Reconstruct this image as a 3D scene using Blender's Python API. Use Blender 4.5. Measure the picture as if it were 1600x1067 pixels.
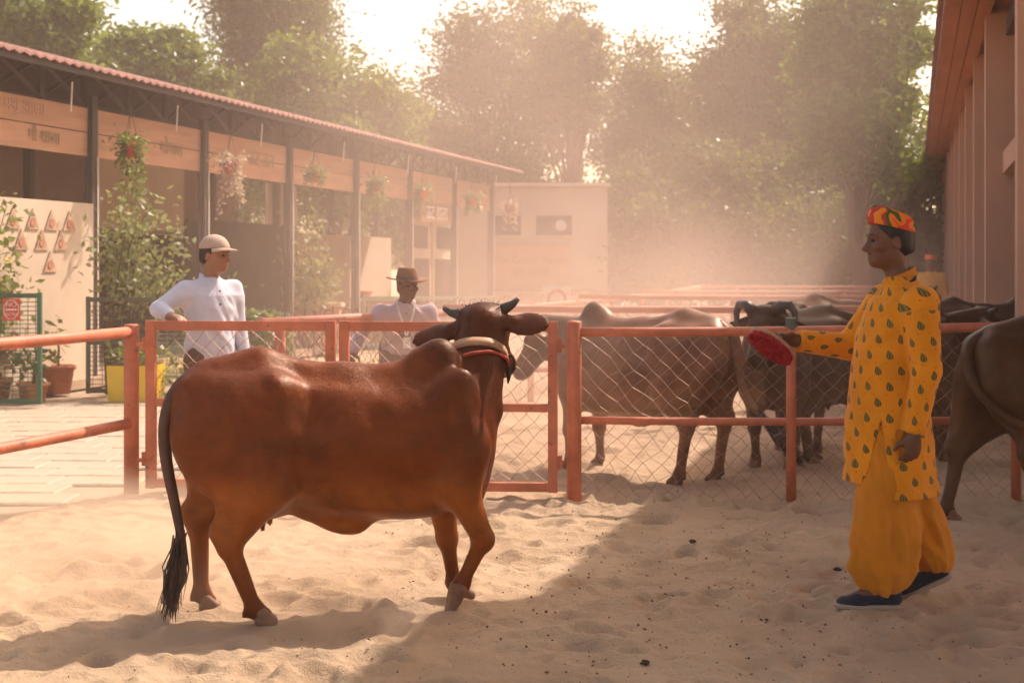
import bpy, math, random
import numpy as np
import openvdb

for o in list(bpy.data.objects):
    bpy.data.objects.remove(o)
SC = bpy.context.scene
COL = SC.collection
R = math.radians
RNG = np.random.default_rng(7)
random.seed(7)

# ------------------------------------------------------------------ camera
cam_d = bpy.data.cameras.new('camera')
cam_d.sensor_width = 36.0
cam_d.lens = 50.0
cam_d.shift_y = -0.0722
cam_d.clip_start = 0.05
cam_d.clip_end = 2000.0
cam_d.dof.use_dof = True
cam_d.dof.focus_distance = 6.2
cam_d.dof.aperture_fstop = 4.5
cam = bpy.data.objects.new('camera', cam_d)
COL.objects.link(cam)
cam.location = (0, 0, 1.5)
cam.rotation_euler = (R(90), 0, 0)
SC.camera = cam

# ------------------------------------------------------------------ world, sun, exposure
SUN_AZ, SUN_EL = R(46), R(49)        # azimuth clockwise from the viewing direction
SUN_DIR = np.array([math.sin(SUN_AZ) * math.cos(SUN_EL), math.cos(SUN_AZ) * math.cos(SUN_EL), math.sin(SUN_EL)])
world = bpy.data.worlds.new('World')
SC.world = world
world.use_nodes = True
wn = world.node_tree
wn.nodes.clear()
sky = wn.nodes.new('ShaderNodeTexSky')
sky.sky_type = 'NISHITA'
sky.sun_disc = False
sky.sun_elevation = SUN_EL
sky.sun_rotation = SUN_AZ
sky.air_density = 1.0
sky.dust_density = 3.0
sky.ozone_density = 0.3
bg = wn.nodes.new('ShaderNodeBackground')
bg.inputs['Strength'].default_value = 0.15
wo = wn.nodes.new('ShaderNodeOutputWorld')
warm = wn.nodes.new('ShaderNodeMix'); warm.data_type = 'RGBA'; warm.blend_type = 'MULTIPLY'   # dust-laden air: one even tint over the whole sky
warm.inputs[0].default_value = 1.0
warm.inputs[7].default_value = (1.0, 0.80, 0.62, 1)
wn.links.new(sky.outputs[0], warm.inputs[6])
wn.links.new(warm.outputs[2], bg.inputs['Color'])
wn.links.new(bg.outputs[0], wo.inputs['Surface'])

sun_d = bpy.data.lights.new('sun', 'SUN')
sun_d.energy = 2.75
sun_d.angle = R(0.7)
sun_d.color = (1.0, 0.84, 0.72)
sun = bpy.data.objects.new('sun', sun_d)
COL.objects.link(sun)
sun.location = (20, 22, 30)
sun.rotation_euler = (R(90) - SUN_EL, 0, math.pi - SUN_AZ)

SC.view_settings.view_transform = 'Standard'
SC.view_settings.look = 'None'
SC.view_settings.exposure = 1.22
SC.view_settings.gamma = 1.0
SC.view_settings.use_curve_mapping = False
cy = SC.cycles
cy.use_denoising = True
cy.max_bounces = 6
cy.diffuse_bounces = 3
cy.glossy_bounces = 2
cy.transmission_bounces = 4
cy.transparent_max_bounces = 8
cy.volume_bounces = 2
cy.sample_clamp_indirect = 6.0
cy.use_adaptive_sampling = True
cy.adaptive_threshold = 0.03

# the shed, the pavilion and the alley all run along one direction, 15.8 degrees right of the view
TH = R(15.8)
CT, ST = math.cos(TH), math.sin(TH)
def W(a, t, z=0.0):
    """a metres to the right of the camera's lane, t metres along it"""
    return (a * CT + t * ST, -a * ST + t * CT, z)

# ------------------------------------------------------------------ mesh helpers
class MB:
    def __init__(self):
        self.v, self.f, self.n = [], [], 0
    def add(self, v, f):
        v = np.asarray(v, dtype=np.float64).reshape(-1, 3)
        self.v.append(v)
        n = self.n
        self.f.extend([tuple(int(i) + n for i in q) for q in f])
        self.n += len(v)
        return self
    def box(self, c, s, rz=0.0, M=None, taper=None):
        x, y, z = s[0] / 2, s[1] / 2, s[2] / 2
        v = np.array([[-x, -y, -z], [x, -y, -z], [x, y, -z], [-x, y, -z], [-x, -y, z], [x, -y, z], [x, y, z], [-x, y, z]])
        if taper is not None:
            v[4:, :2] *= taper
        if rz:
            c_, s_ = math.cos(rz), math.sin(rz)
            v = np.c_[v[:, 0] * c_ - v[:, 1] * s_, v[:, 0] * s_ + v[:, 1] * c_, v[:, 2]]
        if M is not None:
            v = v @ np.asarray(M).T
        v = v + np.asarray(c)
        return self.add(v, [(0, 3, 2, 1), (4, 5, 6, 7), (0, 1, 5, 4), (1, 2, 6, 5), (2, 3, 7, 6), (3, 0, 4, 7)])
    def tube(self, pts, r, n=8, caps=True, closed=False):
        p = np.asarray(pts, dtype=np.float64)
        m = len(p)
        rr = np.full(m, r) if np.isscalar(r) else np.asarray(r, dtype=np.float64)
        T = np.gradient(p, axis=0)
        if closed:
            T = np.roll(p, -1, 0) - np.roll(p, 1, 0)
        T /= np.linalg.norm(T, axis=1)[:, None] + 1e-12
        ref = np.array([0, 0, 1.0]) if abs(T[0][2]) < 0.9 else np.array([1.0, 0, 0])
        u = np.cross(T[0], ref); u /= np.linalg.norm(u)
        ang = np.arange(n) * 2 * math.pi / n
        vs = []
        for i in range(m):
            u = u - T[i] * u.dot(T[i]); u /= np.linalg.norm(u) + 1e-12
            w = np.cross(T[i], u)
            vs.append(p[i] + rr[i] * (np.cos(ang)[:, None] * u + np.sin(ang)[:, None] * w))
        fs = []
        for i in range(m if closed else m - 1):
            a, b = i * n, ((i + 1) % m) * n
            for j in range(n):
                k = (j + 1) % n
                fs.append((a + j, a + k, b + k, b + j))
        if caps and not closed:
            fs.append(tuple(range(n - 1, -1, -1)))
            fs.append(tuple((m - 1) * n + j for j in range(n)))
        return self.add(np.concatenate(vs), fs)
    def lathe(self, prof, c=(0, 0, 0), n=20, cap=True):
        ang = np.arange(n) * 2 * math.pi / n
        vs = [np.c_[r * np.cos(ang), r * np.sin(ang), np.full(n, z)] for r, z in prof]
        fs = []
        for i in range(len(prof) - 1):
            for j in range(n):
                k = (j + 1) % n
                fs.append((i * n + j, i * n + k, (i + 1) * n + k, (i + 1) * n + j))
        if cap:
            fs.append(tuple(range(n - 1, -1, -1)))
            fs.append(tuple((len(prof) - 1) * n + j for j in range(n)))
        return self.add(np.concatenate(vs) + np.asarray(c), fs)
    def prism(self, poly, axis_u, axis_v, origin, depth):
        """flat outline (list of 2d points) along two axes, with thickness along their normal"""
        U, V = np.asarray(axis_u, float), np.asarray(axis_v, float)
        Nn = np.cross(U, V); Nn /= np.linalg.norm(Nn)
        o = np.asarray(origin, float)
        a = np.array([o + U * x + V * y for x, y in poly])
        n = len(poly)
        fs = [tuple(range(n - 1, -1, -1)), tuple(range(n, 2 * n))]
        fs += [(i, (i + 1) % n, n + (i + 1) % n, n + i) for i in range(n)]
        return self.add(np.concatenate([a, a + Nn * depth]), fs)
    def data(self, name):
        me = bpy.data.meshes.new(name)
        me.from_pydata(np.concatenate(self.v).tolist(), [], self.f)
        me.update()
        return me
    def build(self, name, m, parent=None, smooth=False, loc=None):
        return mesh_obj(name, self.data(name), m, parent, smooth, loc)

def mesh_obj(name, me, m, parent=None, smooth=False, loc=None):
    o = bpy.data.objects.new(name, me)
    COL.objects.link(o)
    if m is not None:
        me.materials.clear(); me.materials.append(m)
    if smooth:
        me.polygons.foreach_set('use_smooth', np.ones(len(me.polygons), bool))
    if parent is not None:
        o.parent = parent
    if loc is not None:
        o.location = loc
    return o

def fast_mesh(name, v, quads):
    """large mesh of quads or triangles straight from arrays"""
    v = np.ascontiguousarray(v, dtype=np.float32); q = np.ascontiguousarray(quads, dtype=np.int32)
    k = q.shape[1]
    me = bpy.data.meshes.new(name)
    me.vertices.add(len(v)); me.vertices.foreach_set('co', v.ravel())
    me.loops.add(q.size); me.loops.foreach_set('vertex_index', q.ravel())
    me.polygons.add(len(q))
    me.polygons.foreach_set('loop_start', np.arange(0, q.size, k, dtype=np.int32))
    try:
        me.polygons.foreach_set('loop_total', np.full(len(q), k, dtype=np.int32))
    except Exception:
        pass
    me.update(calc_edges=True)
    return me

def tag(o, label=None, cat=None, group=None, kind=None):
    if label: o['label'] = label
    if cat: o['category'] = cat
    if group: o['group'] = group
    if kind: o['kind'] = kind
    return o
def thing(name, label, cat, loc=(0, 0, 0), rz=0.0, group=None):
    o = bpy.data.objects.new(name, None)
    COL.objects.link(o)
    o.empty_display_size = 0.1
    o.location = loc
    o.rotation_euler = (0, 0, rz)
    return tag(o, label, cat, group)
def copy_tree(o, parent=None):
    c = o.copy(); COL.objects.link(c); c.parent = parent
    for ch in list(o.children):
        copy_tree(ch, c)
    return c
def instance(name, me, parent, loc=(0, 0, 0), rot=(0, 0, 0), scale=(1, 1, 1)):
    o = bpy.data.objects.new(name, me); COL.objects.link(o)
    o.parent = parent; o.location = loc; o.rotation_euler = rot; o.scale = scale
    return o

# ------------------------------------------------------------------ materials
MATS = {}
def new_mat(name):
    m = bpy.data.materials.new(name); m.use_nodes = True
    nt = m.node_tree
    b = nt.nodes['Principled BSDF']
    MATS[name] = m
    return m, nt, b
def ramp(nt, fac, stops):
    n = nt.nodes.new('ShaderNodeValToRGB')
    e = n.color_ramp.elements
    while len(e) < len(stops):
        e.new(0.5)
    for i, (p, c) in enumerate(stops):
        e[i].position = p
        e[i].color = (*c, 1) if len(c) == 3 else c
    nt.links.new(fac, n.inputs[0])
    return n.outputs[0]
def noise(nt, scale, detail=4, rough=0.55, coord='Object', stretch=None, dist=0.0):
    tc = nt.nodes.new('ShaderNodeTexCoord')
    n = nt.nodes.new('ShaderNodeTexNoise')
    n.inputs['Scale'].default_value = scale
    n.inputs['Detail'].default_value = detail
    n.inputs['Roughness'].default_value = rough
    n.inputs['Distortion'].default_value = dist
    src = tc.outputs[coord]
    if stretch:
        mp = nt.nodes.new('ShaderNodeMapping'); mp.inputs['Scale'].default_value = stretch
        nt.links.new(src, mp.inputs['Vector']); src = mp.outputs[0]
    nt.links.new(src, n.inputs['Vector'])
    return n.outputs['Fac']
def mixc(nt, fac, a, b, mode='MIX'):
    n = nt.nodes.new('ShaderNodeMix'); n.data_type = 'RGBA'; n.blend_type = mode
    for sock, val in ((n.inputs[0], fac), (n.inputs[6], a), (n.inputs[7], b)):
        if isinstance(val, bpy.types.NodeSocket): nt.links.new(val, sock)
        elif isinstance(val, (int, float)): sock.default_value = val
        else: sock.default_value = (*val, 1)
    return n.outputs[2]
def math_n(nt, op, a, b=None, c=None, clamp=False):
    n = nt.nodes.new('ShaderNodeMath'); n.operation = op; n.use_clamp = clamp
    for i, v in enumerate((a, b, c)):
        if v is None: continue
        if isinstance(v, bpy.types.NodeSocket): nt.links.new(v, n.inputs[i])
        else: n.inputs[i].default_value = v
    return n.outputs[0]
def add_bump(nt, b, h, strength, dist=0.01):
    n = nt.nodes.new('ShaderNodeBump'); n.inputs['Strength'].default_value = strength; n.inputs['Distance'].default_value = dist
    nt.links.new(h, n.inputs['Height']); nt.links.new(n.outputs[0], b.inputs['Normal'])
    return n
def pbr(name, base, rough=0.7, var=0.25, scale=4.0, bump=0.0, bscale=30.0, metal=0.0, stretch=None, dirt=None, spec=0.5, coord='Object'):
    m, nt, b = new_mat(name)
    base = np.array(base)
    lo, hi = np.clip(base * (1 - var), 0, 1), np.clip(base * (1 + var), 0, 1)
    f = noise(nt, scale, 5, 0.6, coord, stretch)
    c = ramp(nt, f, [(0.28, lo), (0.72, hi)])
    if dirt is not None:
        f2 = noise(nt, dirt[1], 6, 0.7, coord)
        k = ramp(nt, f2, [(dirt[2], (0, 0, 0)), (dirt[2] + 0.06, (1, 1, 1))])
        c = mixc(nt, k, c, dirt[0])
    nt.links.new(c, b.inputs['Base Color'])
    b.inputs['Roughness'].default_value = rough
    b.inputs['Metallic'].default_value = metal
    b.inputs['Specular IOR Level'].default_value = spec
    if bump:
        add_bump(nt, b, noise(nt, bscale, 4, 0.6, coord, stretch), bump)
    return m

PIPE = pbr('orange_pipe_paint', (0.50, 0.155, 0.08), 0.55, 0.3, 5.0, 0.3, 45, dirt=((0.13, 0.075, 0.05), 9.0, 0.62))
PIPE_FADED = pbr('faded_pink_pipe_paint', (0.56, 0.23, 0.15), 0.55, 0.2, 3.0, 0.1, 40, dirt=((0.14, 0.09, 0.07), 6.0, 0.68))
WIRE = pbr('galvanised_wire', (0.30, 0.20, 0.15), 0.55, 0.3, 8.0, metal=0.35)
CAPM = pbr('grey_green_cap', (0.09, 0.10, 0.08), 0.6, 0.3, 12)
STEEL = pbr('dark_steel', (0.045, 0.034, 0.028), 0.65, 0.3, 2.0, dirt=((0.11, 0.07, 0.05), 5.0, 0.64))
WHITE_PAINT = pbr('white_paint', (0.70, 0.66, 0.60), 0.6, 0.06, 2.0)
CREAM = pbr('cream_wall', (0.62, 0.50, 0.38), 0.85, 0.12, 0.9, 0.15, 25, dirt=((0.42, 0.31, 0.22), 1.3, 0.66))
BEIGE = pbr('beige_panel', (0.56, 0.41, 0.29), 0.85, 0.12, 1.1, 0.1, 20)
PLANK = pbr('fascia_plank', (0.50, 0.265, 0.155), 0.7, 0.18, 1.2, 0.15, 18, stretch=(6, 0.7, 6))
ROOF = pbr('red_roof_sheet', (0.30, 0.15, 0.12), 0.6, 0.25, 1.5, 0.1, 20)
GREEN_PAINT = pbr('green_paint', (0.035, 0.13, 0.075), 0.5, 0.25, 5)
PALE_GREEN = pbr('pale_green_paint', (0.30, 0.42, 0.34), 0.6, 0.15, 5)
GLASS_DARK = pbr('dark_window', (0.045, 0.04, 0.038), 0.25, 0.3, 2)
DARK_NET = pbr('dark_shade_net', (0.055, 0.055, 0.035), 0.9, 0.35, 2.5)
TERRACOTTA = pbr('terracotta', (0.42, 0.15, 0.08), 0.8, 0.2, 8, 0.15, 40)
YELLOW = pbr('yellow_paint', (0.72, 0.50, 0.03), 0.5, 0.1, 4)
RED = pbr('red_plastic', (0.62, 0.06, 0.04), 0.45, 0.1, 4)
BRICKM = pbr('counter_brick', (0.45, 0.22, 0.13), 0.85, 0.2, 6, 0.2, 40)
BARK = pbr('bark', (0.12, 0.075, 0.05), 0.9, 0.35, 6, 0.6, 25, stretch=(1, 1, 0.3))
SOFFIT = pbr('brown_soffit', (0.42, 0.17, 0.09), 0.75, 0.15, 1.5, stretch=(4, .5, 4))
COLUMN = pbr('salmon_column', (0.50, 0.30, 0.22), 0.75, 0.1, 1.0, 0.1, 20)
GREEN_INK = pbr('green_lettering', (0.33, 0.235, 0.125), 0.7, 0.1, 6)
GREY_INK = pbr('grey_lettering', (0.50, 0.30, 0.19), 0.7, 0.1, 6)
BROWN_INK = pbr('brown_lettering', (0.36, 0.15, 0.09), 0.7, 0.1, 6)
PEACH = pbr('peach_sign', (0.62, 0.36, 0.22), 0.7, 0.06, 1)
BROWN_SIGN = pbr('brown_sign', (0.26, 0.13, 0.08), 0.7, 0.15, 3)

def text_mesh(body, size, m, name='lettering', extrude=0.002):
    """flat printed words, facing -y, standing in the xz plane"""
    cu = bpy.data.curves.new('lettering', 'FONT')
    cu.body = body; cu.size = size; cu.extrude = extrude
    cu.align_x = 'CENTER'; cu.align_y = 'CENTER'; cu.resolution_u = 3
    o = bpy.data.objects.new('lettering', cu); COL.objects.link(o)
    bpy.context.view_layer.update()
    me = bpy.data.meshes.new_from_object(o.evaluated_get(bpy.context.evaluated_depsgraph_get()))
    bpy.data.objects.remove(o); bpy.data.curves.remove(cu)
    v = np.empty(len(me.vertices) * 3); me.vertices.foreach_get('co', v); v = v.reshape(-1, 3)
    me.vertices.foreach_set('co', np.c_[v[:, 0], -v[:, 2], v[:, 1]].ravel()); me.update()
    me.materials.clear(); me.materials.append(m)
    me.name = name
    return me
# ------------------------------------------------------------------ ground
def sand_material():
    m, nt, b = new_mat('sand')
    f = noise(nt, 1.1, 5, 0.6)
    c = ramp(nt, f, [(0.3, (0.48, 0.345, 0.225)), (0.7, (0.64, 0.475, 0.32))])
    f2 = noise(nt, 55, 3, 0.7)
    k = ramp(nt, f2, [(0.64, (0, 0, 0)), (0.70, (1, 1, 1))])
    f3 = noise(nt, 2.2, 3, 0.6)
    k3 = ramp(nt, f3, [(0.45, (0, 0, 0)), (0.62, (1, 1, 1))])
    kk = mixc(nt, 1.0, k, k3, 'MULTIPLY')
    c = mixc(nt, kk, c, (0.24, 0.14, 0.085))
    nt.links.new(c, b.inputs['Base Color'])
    b.inputs['Roughness'].default_value = 0.95
    b.inputs['Specular IOR Level'].default_value = 0.15
    add_bump(nt, b, math_n(nt, 'ADD', noise(nt, 170, 4, 0.75), math_n(nt, 'MULTIPLY', noise(nt, 40, 4, 0.7), 2.0)), 0.8, 0.012)
    return m
SAND = sand_material()

def value_noise(x, y, cell, seed):
    r = np.random.default_rng(seed)
    n = 512
    g = r.random((n, n))
    fx, fy = x / cell + 1000, y / cell + 1000
    ix, iy = np.floor(fx).astype(int), np.floor(fy).astype(int)
    tx, ty = fx - ix, fy - iy
    tx, ty = tx * tx * (3 - 2 * tx), ty * ty * (3 - 2 * ty)
    g00, g10 = g[ix % n, iy % n], g[(ix + 1) % n, iy % n]
    g01, g11 = g[ix % n, (iy + 1) % n], g[(ix + 1) % n, (iy + 1) % n]
    return (g00 * (1 - tx) + g10 * tx) * (1 - ty) + (g01 * (1 - tx) + g11 * tx) * ty - 0.5

GX0, GX1, GY0, GY1 = -4.6, 4.8, 3.6, 14.0
def sand_patch():
    # rows close together near the camera, wider further off
    ys = [GY0]
    while ys[-1] < GY1:
        ys.append(ys[-1] + 0.0125 * (ys[-1] / 4.6))
    ys = np.array(ys)
    xs = np.arange(GX0, GX1, 0.0165)
    X, Y = np.meshgrid(xs, ys)
    H = 0.018 * value_noise(X, Y, 0.9, 1) + 0.021 * value_noise(X, Y, 0.34, 2) + 0.022 * value_noise(X, Y, 0.15, 3) + 0.014 * value_noise(X, Y, 0.07, 4) + 0.008 * value_noise(X, Y, 0.032, 9)
    # hoof prints: scooped hollows with a pushed-up rim
    r = np.random.default_rng(11)
    n = 2600
    px, py = r.uniform(GX0, GX1, n), GY0 + (GY1 - GY0) * r.random(n) ** 1.4
    for i in range(n):
        s = r.uniform(0.02, 0.075); e = r.uniform(0.7, 1.5); a = r.uniform(0, math.pi); dep = s * r.uniform(0.20, 0.40)
        i0, i1 = np.searchsorted(xs, [px[i] - 4 * s, px[i] + 4 * s]); j0, j1 = np.searchsorted(ys, [py[i] - 4 * s, py[i] + 4 * s])
        if i1 <= i0 or j1 <= j0: continue
        dx, dy = X[j0:j1, i0:i1] - px[i], Y[j0:j1, i0:i1] - py[i]
        u, v = (dx * math.cos(a) + dy * math.sin(a)) / e, -dx * math.sin(a) + dy * math.cos(a)
        q = (u * u + v * v) / (s * s)
        H[j0:j1, i0:i1] += dep * (-np.exp(-q) + 0.62 * np.exp(-((np.sqrt(q) - 1.65) ** 2) / 0.28))
    n = 330
    px, py = r.uniform(GX0, GX1, n), GY0 + (GY1 - GY0) * r.random(n) ** 1.3
    for i in range(n):
        s = r.uniform(0.06, 0.11); e = r.uniform(0.9, 1.8); a = r.uniform(-.6, .6)
        i0, i1 = np.searchsorted(xs, [px[i] - 5 * s, px[i] + 5 * s]); j0, j1 = np.searchsorted(ys, [py[i] - 4 * s, py[i] + 4 * s])
        if i1 <= i0 or j1 <= j0: continue
        dx, dy = X[j0:j1, i0:i1] - px[i], Y[j0:j1, i0:i1] - py[i]
        u, v = (dx * math.cos(a) + dy * math.sin(a)) / e, -dx * math.sin(a) + dy * math.cos(a)
        q = np.sqrt(u * u + v * v) / s
        H[j0:j1, i0:i1] += s * r.uniform(.20, .38) * (-1 / (1 + np.exp((q - 1) * 6)) + 0.55 * np.exp(-((q - 1.45) ** 2) / 0.12) * (1 + .5 * np.sign(v)))
    H += 0.006 * np.abs(value_noise(X, Y, 0.035, 6))
    # the sheet sinks under the big ground at its rim
    edge = np.minimum.reduce([X - GX0, GX1 - X, GY1 - Y])
    H = np.maximum(H, -0.05) - 0.10 * np.clip(1 - edge / 0.5, 0, 1)
    # and thins out over the paving left of the fence line
    line = -2.62 + (Y - 9.4) * np.where(Y < 9.4, 0.335, 0.33) + 0.10 * value_noise(X, Y, 0.5, 12)
    H = H - 0.16 * np.clip((line - X) / 0.45, 0, 1)
    v = np.c_[X.ravel(), Y.ravel(), H.ravel()]
    ny, nx = X.shape
    idx = np.arange(nx * ny).reshape(ny, nx)
    q = np.c_[idx[:-1, :-1].ravel(), idx[:-1, 1:].ravel(), idx[1:, 1:].ravel(), idx[1:, :-1].ravel()]
    return fast_mesh('paddock_sand', v, q), xs, ys, H
sand_me, SXS, SYS, SH = sand_patch()
sand = mesh_obj('paddock_sand', sand_me, SAND, smooth=True)
tag(sand, 'trampled pale sand of the paddock in the foreground', kind='structure')
def ground_z(x, y):
    i = int(np.clip(np.searchsorted(SXS, x), 0, len(SXS) - 1)); j = int(np.clip(np.searchsorted(SYS, y), 0, len(SYS) - 1))
    return float(SH[j, i])

MB().add([(-600, -60, -0.045), (600, -60, -0.045), (600, 900, -0.045), (-600, 900, -0.045)], [(0, 1, 2, 3)]).build('ground', SAND)
tag(bpy.data.objects['ground'], 'wide sandy ground under the whole yard', kind='structure')

# crumbs of dung, straw and small clods on the sand: too many to count
def litter():
    r = np.random.default_rng(5)
    m = MB()
    n = 3600
    for i in range(n):
        if r.random() < 0.72:
            x, y = r.normal(0.75, 1.0), r.uniform(4.6, 9.3)
        else:
            x, y = r.uniform(-4, 4), r.uniform(4.4, 12.5)
        if not (GX0 + .6 < x < GX1 - .6): continue
        s = 0.0016 + 0.0055 * r.random() ** 4
        z = ground_z(x, y)
        t = r.normal(0, 1, (5, 3)) * s * np.array([1.3, 1.0, 0.7])
        v = np.array([[1.2, 0, 0], [-1.1, .2, 0], [0, 1, .1], [0.1, -1, 0], [0, 0, 0.9], [0, 0, -0.6]]) * s + r.normal(0, 0.25 * s, (6, 3)) + (x, y, z + s * 0.35)
        m.add(v, [(0, 2, 4), (2, 1, 4), (1, 3, 4), (3, 0, 4), (2, 0, 5), (1, 2, 5), (3, 1, 5), (0, 3, 5)])
    o = m.build('dung_crumbs', pbr('dung_crumb', (0.20, 0.115, 0.065), 0.95, 0.5, 9))
    tag(o, 'dark crumbs of dung and grit scattered over the sand', 'litter', kind='stuff')
litter()
# a few larger clods that can be picked out
CLODM = pbr('clod', (0.055, 0.038, 0.028), 0.95, 0.4, 20, 0.5, 60)
for x, y, s, lab in [(2.02, 7.25, 0.018, 'dark clod of dung on the shaded sand, near the walking man'),
                     (1.62, 7.08, 0.014, 'flat dark clod on the shaded sand, left of the darkest one'),
                     (0.98, 7.72, 0.013, 'small black clod on the sand right of the shadow edge'),
                     (0.50, 5.34, 0.013, 'dark lump in a hollow at the bottom of the picture')]:
    q = MB(); rr = np.random.default_rng(int(x * 100))
    pts = []
    for i in range(6):
        for j in range(9):
            th, ph = math.pi * (i + .5) / 6, 2 * math.pi * j / 9
            k = s * (1 + rr.normal(0, 0.16))
            pts.append((k * 1.5 * math.sin(th) * math.cos(ph), k * math.sin(th) * math.sin(ph), k * 0.75 * math.cos(th)))
    fs = [(i * 9 + j, (i + 1) * 9 + j, (i + 1) * 9 + (j + 1) % 9, i * 9 + (j + 1) % 9) for i in range(5) for j in range(9)] + [tuple(range(9)), tuple(range(53, 44, -1))]
    o = q.add(pts, fs).build('clod', CLODM, loc=(x, y, ground_z(x, y) + s * .4))
    tag(o, lab, 'clod', 'clods of dung on the sand')

# pavement beyond the left rail, laid in slabs
PAVE = pbr('pale_paving', (0.44, 0.36, 0.275), 0.85, 0.1, 1.4, 0.2, 30, dirt=((0.36, 0.27, 0.19), 1.6, 0.58), coord='Object')
def pavement():
    bed = MB().add([(-9.5, 4.0, -0.028), (-4.35, 4.0, -0.028), (-2.62, 9.4, -0.028), (-1.6, 12.5, -0.028), (-0.3, 17.0, -0.028), (-3.6, 22, -0.028), (-12, 22, -0.028)],
                   [(0, 1, 2, 3, 4, 5, 6)]).build('pavement', pbr('paving_joint', (0.36, 0.27, 0.19), 0.95, 0.2, 3))
    tag(bed, 'pale paved walk behind the left rail', kind='structure')
    s = MB()
    x, y, h, b = 0.296, 0.196, 0.03, 0.012
    s.add([(-x, -y, -h), (x, -y, -h), (x, y, -h), (-x, y, -h), (-x, -y, -b), (x, -y, -b), (x, y, -b), (-x, y, -b),
           (-x + b, -y + b, 0), (x - b, -y + b, 0), (x - b, y - b, 0), (-x + b, y - b, 0)],
          [(0, 1, 5, 4), (1, 2, 6, 5), (2, 3, 7, 6), (3, 0, 4, 7), (4, 5, 9, 8), (5, 6, 10, 9), (6, 7, 11, 10), (7, 4, 8, 11), (8, 9, 10, 11)])
    me = s.data('paving_slab'); me.materials.append(PAVE)
    n = 0
    for j in range(25):
        for i in range(-4, 11):
            yy = 6.1 + j * 0.4
            xx = -3.3 + 0.2 * (j - 7) * 0.62 - 0.6 * i + (0.3 if j % 2 else 0)
            lim = -2.62 + (yy - 9.4) * 0.33 - 0.36
            if xx > lim or xx < -0.40 * yy - 0.6: continue
            instance('paving_slab', me, bed, (xx, yy, -0.004 + random.uniform(-.004, .004)), (random.uniform(-.006, .006), random.uniform(-.006, .006), random.uniform(-.008, .008)))
            n += 1
pavement()
# ------------------------------------------------------------------ fences and gates
def chain_link(m, p0, p1, z0, z1, cell=0.112, r=0.0019, seed=0, jit=0.009):
    """a sheet of diamond mesh from p0 to p1, every wire a thin three-sided tube"""
    rr = np.random.default_rng(seed)
    p0, p1 = np.array(p0, float), np.array(p1, float)
    L = np.linalg.norm(p1 - p0); d = (p1 - p0) / L; nrm = np.array([-d[1], d[0]])
    nu, nv = int(round(L / (cell / 2))), int(round((z1 - z0) / (cell / 2)))
    P = np.zeros((nu + 1, nv + 1, 3))
    for i in range(nu + 1):
        for j in range(nv + 1):
            uu, vv = i * L / nu + rr.normal(0, jit), z0 + j * (z1 - z0) / nv + rr.normal(0, jit)
            oo = 0.006 * math.sin(i * 0.7 + j * 0.31 + seed)
            q = p0 + d * uu + nrm * oo
            P[i, j] = (q[0], q[1], vv)
    V, F = [], []
    k = 0
    for i in range(nu):
        for j in range(nv + 1):
            if (i + j) % 2: continue
            for dj in (-1, 1):
                if not 0 <= j + dj <= nv: continue
                a, b = P[i, j], P[i + 1, j + dj]
                if rr.random() < 0.004: continue
                t = (b - a) / np.linalg.norm(b - a)
                u = np.cross(t, (nrm[0], nrm[1], 0)); w = np.array([nrm[0], nrm[1], 0.0])
                off = w * (r * (0.8 if dj > 0 else -0.8))
                for e in (a, b):
                    for q in range(3):
                        an = q * 2.0944 + .5
                        V.append(e + off + r * (math.cos(an) * u + math.sin(an) * w))
                F += [(k, k + 1, k + 4, k + 3), (k + 1, k + 2, k + 5, k + 4), (k + 2, k, k + 3, k + 5)]
                k += 6
    m.add(np.array(V), F)
def rel(p, o):
    return (p[0] - o[0], p[1] - o[1], p[2] if len(p) > 2 else 0.0)
def pipe(parent, name, a, b, r, m=None, n=14):
    """round pipe between two world points, as a part, with a slight sag and rolled ends"""
    o = parent.location
    a, b = np.array(a, float) - np.array(o), np.array(b, float) - np.array(o)
    ts = np.linspace(0, 1, 7)
    pts = a + (b - a) * ts[:, None]
    L = np.linalg.norm(b - a)
    if abs(b[2] - a[2]) < 0.5 * L:
        pts[:, 2] -= 0.004 * L * (4 * ts * (1 - ts))
    return MB().tube(pts, r, n).build(name, m or PIPE, parent, True)
def post(parent, x, y, h, r, m=None, cap=None, lean=0.0):
    o = parent.location
    q = MB().lathe([(r, -0.25), (r, h - 0.008), (r * 0.86, h), (0.002, h + 0.004)], (x - o[0], y - o[1], 0), 16)
    ob = q.build('post', m or PIPE, parent, True)
    if cap:
        MB().lathe([(r + .004, h - 0.07), (r + .004, h + 0.006), (r * .8, h + .012)], (x - o[0], y - o[1], 0), 14).build('cap', CAPM, ob)
    return ob

YF = 9.15
# left two-rail fence, coming towards the camera
LP = (-2.51, 9.38); LE = (-3.93, 5.35)
f = thing('pipe_fence', 'orange two-rail pipe fence with a thick post at left edge, no mesh', 'fence', (LP[0], LP[1], 0))
post(f, LP[0], LP[1], 1.125, 0.05)
for q in (0.5, 1.0):
    post(f, LP[0] + (LE[0] - LP[0]) * q, LP[1] + (LE[1] - LP[1]) * q, 1.11, 0.045)
for z, r in ((1.075, 0.037), (0.475, 0.034)):
    pipe(f, 'rail', (LP[0], LP[1], z), (LE[0], LE[1], z), r)

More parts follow.
